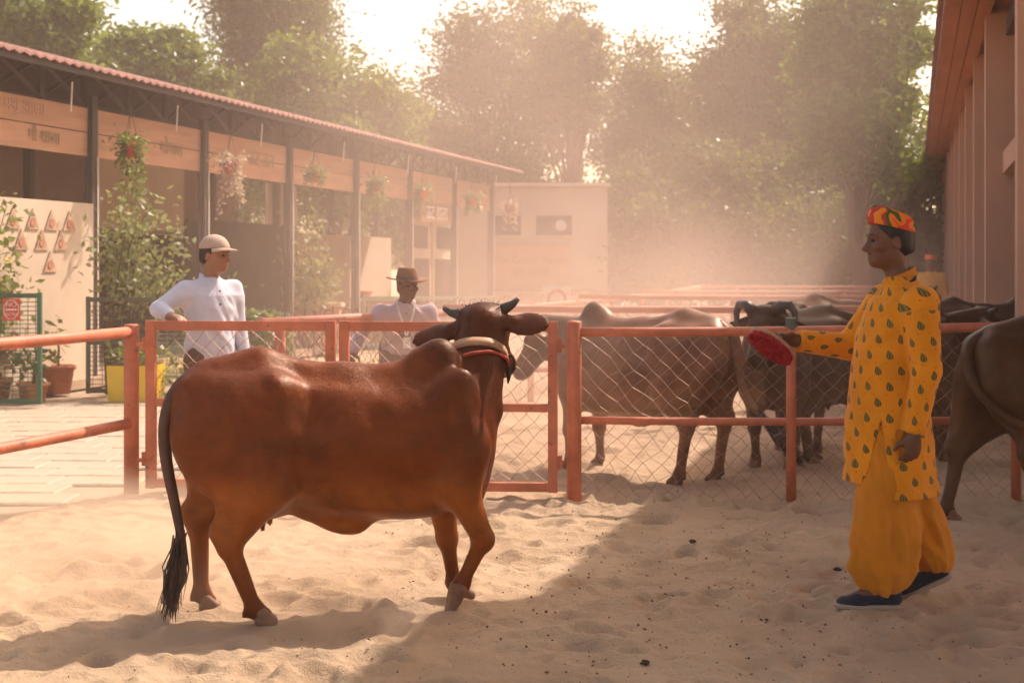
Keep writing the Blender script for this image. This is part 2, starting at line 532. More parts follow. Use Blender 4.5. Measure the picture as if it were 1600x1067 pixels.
def gate(label, xa, xb, ya, yb, zmid, seed, hinge_right):
    g = thing('mesh_gate', label, 'gate', ((xa + xb) / 2, (ya + yb) / 2, 0), group='two leaves of the paddock gate')
    w = 0.062
    o = g.location
    ang = math.atan2(yb - ya, xb - xa)
    L = math.hypot(xb - xa, yb - ya)
    z0, z1 = 0.06, 1.155
    dx, dy = math.cos(ang), math.sin(ang)
    for s in (0, L):
        MB().box((-L / 2 * dx + s * dx, -L / 2 * dy + s * dy, (z0 + z1) / 2), (w, w * .8, z1 - z0), ang).build('stile', PIPE, g)
    for z, h in ((z1 - w / 2 - .004, w), (zmid, 0.052), (z0 + .032, 0.056)):
        MB().box((0, 0, z), (L - w - 0.004, w * .7, h), ang).build('rail', PIPE, g)
    q = MB()
    chain_link(q, (-L / 2 * dx, -L / 2 * dy + .036), (L / 2 * dx, L / 2 * dy + .036), z0 + .01, z1 - .03, 0.112, 0.0019, seed)
    tag(q.build('chain_link', WIRE, g), 'rusty diamond wire mesh')
    for zz in (0.25, 1.0):
        s = 1 if hinge_right else -1
        q = MB().box((s * (L / 2 + .042) * dx, s * (L / 2 + .04) * dy, zz), (0.035, 0.03, 0.09)).tube([(s * (L / 2 + .03), -.02, zz), (s * (L / 2 + .075), -.02, zz)], 0.014, 8)
        q.build('hinge', PIPE, g)
    return g
gate('left leaf of orange mesh gate, behind the brown cow\'s tail', -2.36, -1.175, 9.30, 9.22, 0.62, 3, False)
gate('right leaf of orange mesh gate, behind the brown cow\'s head', -1.085, 0.262, 9.20, 9.12, 0.60, 4, True)

# right front fence with mesh below the rails
PX = [0.40, 1.80, 3.25]
f = thing('mesh_fence', 'orange pipe fence with diamond mesh between gate and shed', 'fence', (PX[0], YF, 0))
post(f, PX[0], YF, 1.155, 0.047, lean=.01)
post(f, PX[1], YF + .02, 1.165, 0.033, cap=True)
post(f, PX[2], YF + .02, 1.10, 0.033)
pipe(f, 'rail', (PX[0], YF, 1.085), (3.3, YF + .03, 1.122), 0.031)
pipe(f, 'rail', (PX[0], YF + .02, 0.517), (3.3, YF + .04, 0.517), 0.026)
for i in range(2):
    q = MB(); o = f.location
    chain_link(q, (PX[i] - o[0], YF + .05 - o[1]), (PX[i + 1] - o[0], YF + .06 - o[1]), 0.0, 1.07, 0.112, 0.0019, 8 + i)
    tag(q.build('chain_link', WIRE, f), 'rusty diamond wire mesh')

# alley fence running away from the gate
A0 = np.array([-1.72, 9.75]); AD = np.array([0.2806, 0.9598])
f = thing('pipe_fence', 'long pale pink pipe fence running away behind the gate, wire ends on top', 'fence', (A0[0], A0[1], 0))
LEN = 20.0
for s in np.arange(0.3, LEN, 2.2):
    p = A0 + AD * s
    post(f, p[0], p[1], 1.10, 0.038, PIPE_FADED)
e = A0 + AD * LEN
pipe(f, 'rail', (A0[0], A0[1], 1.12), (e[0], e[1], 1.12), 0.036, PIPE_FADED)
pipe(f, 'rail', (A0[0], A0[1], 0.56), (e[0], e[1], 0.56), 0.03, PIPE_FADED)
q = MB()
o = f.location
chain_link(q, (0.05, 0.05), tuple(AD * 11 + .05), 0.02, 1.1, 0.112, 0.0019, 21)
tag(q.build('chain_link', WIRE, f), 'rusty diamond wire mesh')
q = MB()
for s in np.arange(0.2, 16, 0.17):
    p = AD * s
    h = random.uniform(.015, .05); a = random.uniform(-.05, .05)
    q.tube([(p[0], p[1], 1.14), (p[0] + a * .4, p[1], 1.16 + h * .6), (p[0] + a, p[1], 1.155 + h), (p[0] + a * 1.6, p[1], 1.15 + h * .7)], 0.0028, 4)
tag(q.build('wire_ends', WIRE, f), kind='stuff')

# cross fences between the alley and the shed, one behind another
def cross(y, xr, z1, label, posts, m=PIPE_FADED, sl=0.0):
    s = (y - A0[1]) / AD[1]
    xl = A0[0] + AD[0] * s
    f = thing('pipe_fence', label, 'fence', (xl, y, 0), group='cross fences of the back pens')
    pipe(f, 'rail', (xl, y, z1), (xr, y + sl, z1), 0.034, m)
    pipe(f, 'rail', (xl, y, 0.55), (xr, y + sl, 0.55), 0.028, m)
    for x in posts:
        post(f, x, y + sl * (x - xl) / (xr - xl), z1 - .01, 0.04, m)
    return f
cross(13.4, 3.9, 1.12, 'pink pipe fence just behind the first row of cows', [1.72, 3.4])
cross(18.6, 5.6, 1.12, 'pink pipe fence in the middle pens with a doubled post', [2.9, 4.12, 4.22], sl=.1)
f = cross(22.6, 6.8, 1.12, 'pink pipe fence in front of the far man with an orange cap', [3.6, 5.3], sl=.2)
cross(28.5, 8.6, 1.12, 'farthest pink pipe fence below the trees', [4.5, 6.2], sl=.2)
# notices wired to the far rails
s = thing('notice_board', 'white square notice with a red ring on the far rail', 'sign', (0.68, 21.6, 0.93))
MB().box((0, 0, 0.09), (0.42, 0.015, 0.40)).build('panel', WHITE_PAINT, s)
ang = np.linspace(0, 2 * math.pi, 25)[:-1]
MB().tube(np.c_[0.13 * np.cos(ang), np.full(24, -.014), 0.09 + 0.13 * np.sin(ang)], 0.022, 6, closed=True).build('ring', pbr('faded_red', (.55, .16, .12), .6, .1, 3), s)
MB().tube([(0, 0.012, -.95), (0, .012, .25)], .012, 6).build('stake', PIPE_FADED, s)
s = thing('notice_board', 'small blank white plate on the far rail, right of the ring notice', 'sign', (1.37, 23.2, 0.88))
MB().box((0, 0, 0.09), (0.36, 0.015, 0.2)).build('panel', WHITE_PAINT, s)
MB().tube([(0, 0.012, -.9), (0, .012, .15)], .012, 6).build('stake', PIPE_FADED, s)
# ------------------------------------------------------------------ shed on the right
def frame_thing(name, label, cat, a0, t0, group=None):
    p = W(a0, t0)
    return thing(name, label, cat, p, -TH, group)
def tY(a, y):
    return (y + a * ST) / CT
A_C, A_E = 0.74, 0.30
shed = frame_thing('cattle_shed', 'tall salmon shed with a row of columns and deep eaves, on the right', 'building', A_C, 9.0)
def S(a, t, z):
    return (a - A_C, t - 9.0, z)
T_END = 56.0
def shed_parts():
    # roof: soffit below, tile courses along the rim
    q = MB()
    for a, b in ((A_E, 9.0),):
        z0, z1 = 4.22, 5.6
        pts = [S(a, -9, z0), S(a, T_END, z0), S(b, T_END, z1), S(b, -9, z1)]
        top = [(x, y, z + 0.09) for x, y, z in pts]
        q.add(pts + top, [(0, 1, 2, 3), (7, 6, 5, 4), (0, 4, 5, 1), (1, 5, 6, 2), (2, 6, 7, 3), (3, 7, 4, 0)])
    roof = q.build('roof', ROOF, shed)
    q = MB()
    t = 9.0
    tile = MB()
    n = 7
    vs = []
    for i in range(n):
        an = math.pi * i / (n - 1)
        for yy in (0, 1):
            vs.append((-0.06 + 0.30 * yy, 0.095 * math.cos(an), 0.045 * math.sin(an) + 0.045 * yy))
    tile.add(vs, [(2 * i, 2 * i + 1, 2 * i + 3, 2 * i + 2) for i in range(n - 1)])
    tme = tile.data('eave_tile'); tme.materials.append(ROOF)
    k = 0
    while t < T_END and k < 230:
        o = instance('eave_tile', tme, roof, S(A_E, t, 4.315), (0, 0, random.uniform(-.06, .06)))
        t += 0.204; k += 1
    MB().add([S(-0.06, -9, 4.24), S(A_E + .1, -9, 4.24), S(A_E + .1, 9.6, 4.24), S(-0.10, 9.3, 4.24), S(-0.06, -9, 4.32), S(A_E + .1, -9, 4.32), S(A_E + .1, 9.6, 4.32), S(-0.10, 9.3, 4.32)], [(0, 3, 2, 1), (4, 5, 6, 7), (0, 1, 5, 4), (1, 2, 6, 5), (2, 3, 7, 6), (3, 0, 4, 7)]).build('added_shade_panel', ROOF, shed)  # unseen panel added past the eave to widen the shade on the near sand
    # soffit boards under the eaves
    w = 0.62
    for i in range(3):
        a0 = A_E + 0.015 + i * 0.16
        MB().add([S(a0, -9, 4.205 + i * .004), S(a0 + .15, -9, 4.205 + i * .004), S(a0 + .15, T_END - .05, 4.205 + i * .004), S(a0, T_END - .05, 4.205 + i * .004),
                  S(a0, -9, 4.235 + i * .02), S(a0 + .15, -9, 4.235 + i * .02), S(a0 + .15, T_END - .05, 4.235 + i * .02), S(a0, T_END - .05, 4.235 + i * .02)],
                 [(0, 3, 2, 1), (4, 5, 6, 7), (0, 1, 5, 4), (1, 2, 6, 5), (2, 3, 7, 6), (3, 0, 4, 7)]).build('soffit_board', SOFFIT, shed)
    # columns
    c = 0.30
    q = MB().box((0, 0, 2.12), (c, c, 4.24))
    cme = q.data('column'); cme.materials.append(COLUMN)
    ts = [tY(A_C, 10.75), ] + [tY(A_C, 15.5) + 3.15 * i for i in range(13)]
    for t in ts:
        instance('column', cme, shed, S(A_C + c / 2, t, 0))
    # wall behind the columns with tall dark openings
    aw = A_C + 0.55
    MB().box(S(aw + .1, (tY(A_C, 10.75) + T_END) / 2 - .2, 0.45), (0.2, T_END - tY(A_C, 10.75), 0.9)).build('low_wall', COLUMN, shed)
    MB().box(S(aw + .1, (tY(A_C, 10.75) + T_END) / 2 - .2, 4.0), (0.2, T_END - tY(A_C, 10.75), 1.0)).build('upper_wall', COLUMN, shed)
    for i in range(len(ts) - 1):
        t0, t1 = ts[i] + c / 2 + .02, ts[i + 1] - c / 2 - .02
        MB().box(S(aw + .1, (t0 + t1) / 2, 2.2), (0.04, t1 - t0, 2.58)).build('window', GLASS_DARK, shed)
        MB().box(S(A_C + .27, (t0 + t1) / 2, 2.62), (0.2, t1 - t0, 0.22)).build('lintel', COLUMN, shed)
    MB().box(S(5.2, (tY(A_C, 10.75) + T_END) / 2, 2.4), (0.2, T_END - 12, 4.8)).build('back_wall', COLUMN, shed)
    MB().box(S(A_C + .27, 11.6, 4.03), (0.16, 8.6, 0.16)).build('beam', STEEL, shed)
shed_parts()

# ------------------------------------------------------------------ pavilion on the left
A_P = -10.1
T0 = 15.95
SP = 2.96
pav = frame_thing('open_pavilion', 'long open pavilion with red roof, dark posts and wooden fascia boards, at left', 'pavilion', A_P, T0)
def Q(a, t, z):
    return (a - A_P, t - T0, z)
def pavilion():
    posts_t = [T0 + SP * i for i in range(-3, 7)]
    TN, TF = posts_t[0] - .4, posts_t[-1] + .35
    # corrugated roof, ribs running down to the eave
    ribs = np.arange(TN, TF + .3, 0.095)
    prof = np.where(np.arange(len(ribs)) % 2 == 0, 0.0, 0.035)
    v = []
    for t, h in zip(ribs, prof):
        for a, z in ((-9.42, 3.87), (-12.6, 4.70), (-15.8, 3.87)):
            v.append(Q(a, t, z + h)); v.append(Q(a, t, z + h - 0.03))
    n = len(ribs); f = []
    for i in range(n - 1):
        for k in (0, 2):
            a, b = i * 6 + k, (i + 1) * 6 + k
            f += [(a, b, b + 2, a + 2), (a + 1, a + 3, b + 3, b + 1)]
        a, b = i * 6, (i + 1) * 6
        f += [(a, a + 1, b + 1, b)]
    roof = MB().add(v, f).build('roof', ROOF, pav)
    MB().add([Q(-9.55, TN, 3.82), Q(-9.55, TF, 3.82), Q(-12.6, TF, 4.62), Q(-12.6, TN, 4.62), Q(-15.7, TF, 3.80), Q(-15.7, TN, 3.80)], [(0, 1, 2, 3), (3, 2, 4, 5)]).build('underside_shade_sheet', STEEL, roof)  # dark sheet added below the roof, its colour standing in for underside shade
    MB().box(Q(-9.50, (TN + TF) / 2, 3.815), (0.05, TF - TN, 0.07)).build('eave_beam', STEEL, roof)
    for a, z in ((-10.6, 4.02), (-11.6, 4.28)):
        MB().box(Q(a, (TN + TF) / 2, z), (0.06, TF - TN, 0.08)).build('purlin', STEEL, roof)
    # front posts: flanged steel sections
    q = MB().box((0, 0, 1.84), (0.015, 0.12, 3.68)).box((-.055, 0, 1.84), (0.012, 0.13, 3.68)).box((.055, 0, 1.84), (0.012, 0.13, 3.68))
    pme = q.data('post'); pme.materials.append(STEEL)
    q = MB().box((0, 0, 0.22), (0.012, 0.03, 5.0)).data('post_edge_strip')
    strip = MB().box((0, 0, 1.45), (0.014, 0.022, 2.9)).data('edge_strip'); strip.materials.append(WHITE_PAINT)
    for t in posts_t:
        instance('post', pme, pav, Q(A_P + .02, t, 0))
        instance('edge_strip', strip, pav, Q(A_P + .092, t + .045, 0))
        instance('post', pme, pav, Q(-13.2, t + .25, 0))
    # per bay: two fascia boards with a joint, X braces above
    for i in range(len(posts_t) - 1):
        t0, t1 = posts_t[i] + .065, posts_t[i + 1] - .065
        tm, L = (t0 + t1) / 2, t1 - t0
        MB().box(Q(A_P, tm, 3.365), (0.03, L, 0.30)).build('fascia_board', PLANK, pav)
        MB().box(Q(A_P - .006, tm + .003, 3.055), (0.03, L, 0.295)).build('fascia_board', PLANK, pav)
        for tt in (3.53, 4.03):
            MB().box(Q(A_P - .05, tm, tt), (0.05, L + .12, 0.035)).build('truss_chord', STEEL, pav)
        for k in range(3):
            ta, tb = t0 + k * L / 3, t0 + (k + 1) * L / 3
            for za, zb, off in ((3.545, 4.015, .0), (4.015, 3.545, .022)):
                MB().tube([Q(A_P - .06 + off, ta, za), Q(A_P - .06 + off, tb, zb)], 0.034, 4).build('brace', STEEL, pav)
            MB().box(Q(A_P - .03, tb, 3.78), (0.04, 0.10, 0.46)).build('truss_upright', STEEL, pav)
        for k in range(1):
            tt = t0 + L * random.uniform(.2, .8)
            MB().tube([Q(-9.62, tt, 3.70), Q(-9.66, tt + .03, 3.35)], 0.009, 6).build('drip_rod', WHITE_PAINT, pav)
    # back of the pavilion
    MB().box(Q(-15.5, (TN + 30.6) / 2, 1.1), (0.12, 30.6 - TN, 2.2)).build('back_screen', DARK_NET, pav)
    MB().box(Q(-15.52, (TN + 30.6) / 2, 2.97), (0.1, 30.6 - TN, 1.52)).build('back_wall', BEIGE, pav)
    MB().box(Q(-15.5, (32.4 + TF) / 2, 1.8), (0.1, TF - 32.4, 3.6)).build('back_wall', BEIGE, pav)
    # hanging panels and partitions
    for a, t0, t1, z0, z1, m in ((-13.0, 20.6, 23.6, 2.15, 3.3, CREAM), (-13.0, 23.65, 27.9, 0.0, 2.4, DARK_NET),
                                 (-12.9, 28.3, 31.4, 0.0, 2.25, CREAM), (-12.85, 31.6, 34.0, 0.0, 2.25, CREAM)):
        MB().box(Q(a, (t0 + t1) / 2, (z0 + z1) / 2), (0.06, t1 - t0, z1 - z0)).build('partition_panel', m, pav)
    for t0, t1 in ((30.2, 31.7), (31.9, 33.4)):
        fr = MB().box(Q(-11.0, (t0 + t1) / 2, 1.3), (0.06, t1 - t0, 2.6)).build('partition_panel', CREAM, pav)
        MB().box(Q(-10.95, (t0 + t1) / 2, 0.95), (0.03, t1 - t0 - .3, 1.5)).build('window', GLASS_DARK, fr)
        MB().box(Q(-10.95, (t0 + t1) / 2, 2.2), (0.03, t1 - t0 - .5, .5)).build('window', GLASS_DARK, fr)
    MB().box(Q(-12.5, (TN + TF) / 2, 0.06), (5.2, TF - TN, 0.12)).build('plinth', pbr('plinth', (.42, .31, .22), .9, .15, 1.5), pav)
    # fascia lettering
    def letters(body, size, t, z, m):
        o = instance('lettering', text_mesh(body, size, m), pav, Q(A_P + .022, t, z), (0, 0, R(90)))
    letters('पशु शाला', 0.24, T0 - 1.4, 3.40, GREY_INK)
    letters('गौ शाला', 0.22, T0 - 1.0, 3.07, GREEN_INK)
    letters('गोपाल', 0.27, T0 + 2.05, 3.17, GREEN_INK)
    letters('ऊंट ऊन', 0.33, T0 + SP + 1.95, 3.22, GREEN_INK)
    # hanging board over the far bay
    b = MB().box(Q(-10.0, T0 + SP * 4 + 1.5, 2.68), (0.04, 2.1, 0.40)).build('hanging_board', BROWN_SIGN, pav)
    instance('lettering', text_mesh('ऊंट शाला', 0.42, WHITE_PAINT), b, Q(-9.972, T0 + SP * 4 + 1.5, 2.67), (0, 0, R(90)))
pavilion()

# white wall panel with triangular pictures, standing at the front of the pavilion
pan = frame_thing('painted_panel', 'cream wall panel with rows of triangular pictures beside the first dark post', 'wall', -10.0, 14.55)
MB().box((0, 0, 1.15), (0.10, 2.5, 2.3)).build('panel', CREAM, pan)
TRI1 = pbr('triangle_print', (0.45, 0.29, 0.20), 0.7, 0.4, 9)
TRI2 = pbr('triangle_medallion', (0.45, 0.20, 0.12), 0.7, 0.5, 14)
for z, ys_ in ((2.06, (.70, .33, -.05, -.43)), (1.82, (.52, .13, -.27)), (1.56, (.30,))):
    for y in ys_:
        t = MB().prism([(-.135, -.115), (.135, -.115), (0, .13)], (0, 1, 0), (0, 0, 1), (0.055, y, z), 0.012).build('picture', TRI1, pan)
        md = MB().lathe([(0.0, 0), (0.05, 0), (0.05, .012), (0, .012)], (0, 0, 0), 16, cap=False).build('medallion', TRI2, t)
        md.rotation_euler = (0, R(90), 0)
        md.location = (0.064, y, z - .03)

# ------------------------------------------------------------------ cross building beyond
ch = thing('camel_house', 'pale plastered building with two windows and a peach sign, end of the alley', 'building', (1.0, 38.0, 0))
MB().box((-0.45, 3, 1.82), (4.0, 6, 3.64)).build('wall', CREAM, ch)
MB().box((-0.45, 2.9, 3.70), (4.15, 6.2, 0.1)).build('roof', CREAM, ch)
for x, w in ((-1.15, .75), (0.12, .95)):
    q = MB().box((x, -0.012, 2.62), (w, 0.05, 0.5)).build('window', GLASS_DARK, ch)
    MB().box((x, -0.05, 2.33), (w + .12, 0.1, 0.06)).build('sill', CREAM, q)
fc = MB().lathe([(0, 0), (.15, 0), (.15, .05), (.05, .08), (0, .08)], (0, 0, 0), 16, cap=False).build('fan_cover', WHITE_PAINT, ch)
fc.rotation_euler = (R(90), 0, 0); fc.location = (0.3, -0.04, 2.62)
sg = MB().box((-0.52, -0.09, 1.53), (2.10, 0.05, 1.16)).build('sign_board', PEACH, ch)
for body, sz, z in (('The Camel House', 0.27, 1.70), ('ऊंट शाला', 0.30, 1.35)):
    instance('lettering', text_mesh(body, sz, BROWN_INK), sg, (-0.52, -0.12, z))
lw = MB().box((-0.1, -0.9, 0.44), (2.6, 0.22, 0.88)).build('low_wall', BEIGE, ch)
MB().box((-0.1, -0.9, 0.91), (2.75, 0.3, 0.06)).build('coping', BROWN_SIGN, lw)

# air full of dust over the whole yard
hz = MB().box((0, 26, 7.4), (110, 68, 17.0)).build('haze', None)
hm = bpy.data.materials.new('dusty_air'); hm.use_nodes = True
hn = hm.node_tree; hn.nodes.clear()
pv = hn.nodes.new('ShaderNodeVolumePrincipled'); mo = hn.nodes.new('ShaderNodeOutputMaterial')
pv.inputs['Color'].default_value = (0.98, 0.80, 0.71, 1)
pv.inputs['Density'].default_value = 0.0032
pv.inputs['Anisotropy'].default_value = 0.45
hn.links.new(pv.outputs[0], mo.inputs['Volume'])
hz.data.materials.append(hm)
tag(hz, 'pale dusty air hanging over the whole yard', 'haze', kind='stuff')
# ------------------------------------------------------------------ foliage
def leaf_mat(name, c1, c2, trans=0.45):
    m, nt, b = new_mat(name)
    nt.nodes.remove(b)
    out = nt.nodes['Material Output']
    gi = nt.nodes.new('ShaderNodeNewGeometry')
    c = ramp(nt, gi.outputs['Random Per Island'], [(0.0, c1), (1.0, c2)])
    d = nt.nodes.new('ShaderNodeBsdfDiffuse'); t = nt.nodes.new('ShaderNodeBsdfTranslucent'); g = nt.nodes.new('ShaderNodeBsdfGlossy')
    g.inputs['Roughness'].default_value = 0.4
    mx = nt.nodes.new('ShaderNodeMixShader'); mx.inputs[0].default_value = trans
    mg = nt.nodes.new('ShaderNodeMixShader'); mg.inputs[0].default_value = 0.06
    nt.links.new(c, d.inputs[0])
    tc = mixc(nt, 0.5, c, (0.28, 0.30, 0.03))
    nt.links.new(tc, t.inputs[0])
    nt.links.new(d.outputs[0], mx.inputs[1]); nt.links.new(t.outputs[0], mx.inputs[2])
    nt.links.new(mx.outputs[0], mg.inputs[1]); nt.links.new(g.outputs[0], mg.inputs[2])
    nt.links.new(mg.outputs[0], out.inputs['Surface'])
    return m
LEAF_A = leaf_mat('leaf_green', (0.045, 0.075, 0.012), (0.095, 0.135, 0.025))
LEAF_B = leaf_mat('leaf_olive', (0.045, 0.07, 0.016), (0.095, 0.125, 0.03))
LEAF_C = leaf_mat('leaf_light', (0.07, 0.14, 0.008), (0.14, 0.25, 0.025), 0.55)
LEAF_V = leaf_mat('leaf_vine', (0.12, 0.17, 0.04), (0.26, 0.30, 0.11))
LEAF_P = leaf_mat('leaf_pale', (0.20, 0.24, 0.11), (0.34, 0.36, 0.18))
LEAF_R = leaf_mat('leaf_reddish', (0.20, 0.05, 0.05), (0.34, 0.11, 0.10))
PETAL_W = leaf_mat('petal_white', (0.60, 0.42, 0.38), (0.75, 0.62, 0.55))
PETAL_Y = leaf_mat('petal_yellow', (0.65, 0.50, 0.02), (0.8, 0.62, 0.06))

def leaf_cards(P, L, Wd, rng, droop=0.0, up=0.0):
    """one folded four-cornered leaf at every point"""
    n = len(P)
    d = rng.normal(0, 1, (n, 3)); d[:, 2] = d[:, 2] * 0.6 - droop + up
    d /= np.linalg.norm(d, axis=1)[:, None]
    s = np.cross(d, rng.normal(0, 1, (n, 3))); s /= np.linalg.norm(s, axis=1)[:, None] + 1e-9
    l = L * rng.uniform(0.6, 1.35, (n, 1)); w = Wd * rng.uniform(0.7, 1.3, (n, 1))
    nn = np.cross(d, s)
    v = np.stack([P, P + d * l * 0.5 + s * w * 0.5 + nn * w * .12, P + d * l, P + d * l * 0.5 - s * w * 0.5 + nn * w * .12], 1).reshape(-1, 3)
    q = np.arange(n * 4).reshape(n, 4)
    return v, q
def grow_tree(name, label, base, height, crown_c, crown_r, m, seed, n_leaf=16000, n_cl=60, leaf=(0.20, 0.085), droop=0.15, group='trees behind the yard', trunk_r=0.22, hang=0.0, cl=(0.10, 0.20)):
    """tapered trunk, limbs reaching to leaf clumps spread through an uneven crown"""
    r = np.random.default_rng(seed)
    t = thing(name, label, 'tree', base, 0, group)
    cc, cr = np.array(crown_c, float), np.array(crown_r, float)
    # clump centres: mostly in the outer part of the crown, lumpy outline
    d = r.normal(0, 1, (n_cl, 3)); d /= np.linalg.norm(d, axis=1)[:, None]
    rad = r.uniform(0.25, 1.0, n_cl) ** 0.5 * (1 + 0.16 * r.normal(0, 1, n_cl))
    C = cc + d * rad[:, None] * cr
    C[:, 2] = np.maximum(C[:, 2], 0.9)
    tr = MB()
    h = max(cc[2] * 0.75, 1.2)
    sway = r.normal(0, 0.12, (6, 2)).cumsum(0)
    pts = [(sway[i][0] * 1.0 + cc[0] * i / 5, sway[i][1] * 1.0 + cc[1] * i / 5, -0.2 + (h + .2) * i / 5) for i in range(6)]
    tr.tube(pts, np.linspace(trunk_r * 1.25, trunk_r * 0.55, 6), 9)
    tips = []
    for c in C[:26]:
        k = r.integers(2, 6); p0 = np.array(pts[k])
        mid = (p0 + c) / 2 + r.normal(0, 0.25, 3) + np.array([0, 0, 0.25])
        tr.tube([p0, mid, c], [trunk_r * 0.34, trunk_r * 0.2, trunk_r * 0.06], 5)
    tr.build('trunk', BARK, t, True)
    w = r.uniform(0.5, 1.5, n_cl); w /= w.sum()
    cnt = r.multinomial(n_leaf, w)
    P = []
    for c, k in zip(C, cnt):
        s = cr.mean() * r.uniform(cl[0], cl[1])
        g = r.normal(0, 1, (k, 3)) * s * np.array([1.15, 1.15, 0.75])
        if hang:
            g[:, 2] -= np.abs(r.normal(0, hang, k))
        P.append(c + g)
    P = np.concatenate(P)
    P = P[P[:, 2] > 0.15]
    v, q = leaf_cards(P, leaf[0], leaf[1], r, droop)
    o = mesh_obj('crown', fast_mesh('crown', v, q), m, t)
    return t
def at(px, d):
    return (px - 800) / 2222 * d
def zz(py, d):
    return 1.5 - (py - 418) / 2222 * d
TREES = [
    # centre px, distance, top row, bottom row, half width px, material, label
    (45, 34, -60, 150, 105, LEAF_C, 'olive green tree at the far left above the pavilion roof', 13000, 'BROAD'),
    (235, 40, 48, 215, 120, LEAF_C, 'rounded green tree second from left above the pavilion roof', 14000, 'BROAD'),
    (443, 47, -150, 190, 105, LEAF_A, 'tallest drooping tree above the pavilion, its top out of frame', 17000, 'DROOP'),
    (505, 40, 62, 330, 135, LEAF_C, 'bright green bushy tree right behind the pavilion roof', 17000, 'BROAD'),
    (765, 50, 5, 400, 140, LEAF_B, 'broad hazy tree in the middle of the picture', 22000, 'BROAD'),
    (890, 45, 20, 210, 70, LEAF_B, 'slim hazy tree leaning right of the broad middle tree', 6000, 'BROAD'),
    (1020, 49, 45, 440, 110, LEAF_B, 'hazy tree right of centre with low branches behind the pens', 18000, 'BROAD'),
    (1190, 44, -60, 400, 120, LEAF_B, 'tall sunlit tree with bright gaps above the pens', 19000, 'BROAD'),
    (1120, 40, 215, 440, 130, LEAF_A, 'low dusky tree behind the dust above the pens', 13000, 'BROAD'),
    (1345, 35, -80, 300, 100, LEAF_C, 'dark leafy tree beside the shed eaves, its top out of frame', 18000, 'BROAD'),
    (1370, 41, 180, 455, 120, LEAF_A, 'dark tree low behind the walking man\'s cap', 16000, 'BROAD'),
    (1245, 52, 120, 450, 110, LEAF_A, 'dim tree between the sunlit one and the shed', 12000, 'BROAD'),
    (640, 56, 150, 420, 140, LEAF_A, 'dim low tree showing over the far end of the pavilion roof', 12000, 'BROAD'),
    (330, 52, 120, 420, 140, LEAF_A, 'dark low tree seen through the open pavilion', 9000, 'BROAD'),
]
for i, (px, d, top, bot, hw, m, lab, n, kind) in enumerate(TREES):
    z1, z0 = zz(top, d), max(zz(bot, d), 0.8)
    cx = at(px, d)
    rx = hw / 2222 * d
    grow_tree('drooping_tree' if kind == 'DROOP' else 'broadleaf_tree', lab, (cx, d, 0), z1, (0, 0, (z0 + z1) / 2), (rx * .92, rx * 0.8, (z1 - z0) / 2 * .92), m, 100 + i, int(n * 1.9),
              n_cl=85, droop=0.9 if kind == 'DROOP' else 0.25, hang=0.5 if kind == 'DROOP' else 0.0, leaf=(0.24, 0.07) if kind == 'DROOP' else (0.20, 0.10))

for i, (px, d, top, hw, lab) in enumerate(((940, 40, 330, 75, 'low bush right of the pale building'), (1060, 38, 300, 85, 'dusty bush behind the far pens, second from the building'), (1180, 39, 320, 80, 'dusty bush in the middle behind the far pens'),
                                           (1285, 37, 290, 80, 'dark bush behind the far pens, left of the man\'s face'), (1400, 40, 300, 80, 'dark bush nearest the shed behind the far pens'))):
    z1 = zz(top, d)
    grow_tree('bush', lab, (at(px, d), d, 0), z1, (0, 0, z1 * .5), (hw / 2222 * d, hw / 2222 * d * .8, z1 * .5), LEAF_A, 300 + i, 7000, n_cl=45, group='bushes behind the far pens', trunk_r=.08, cl=(.16, .28))
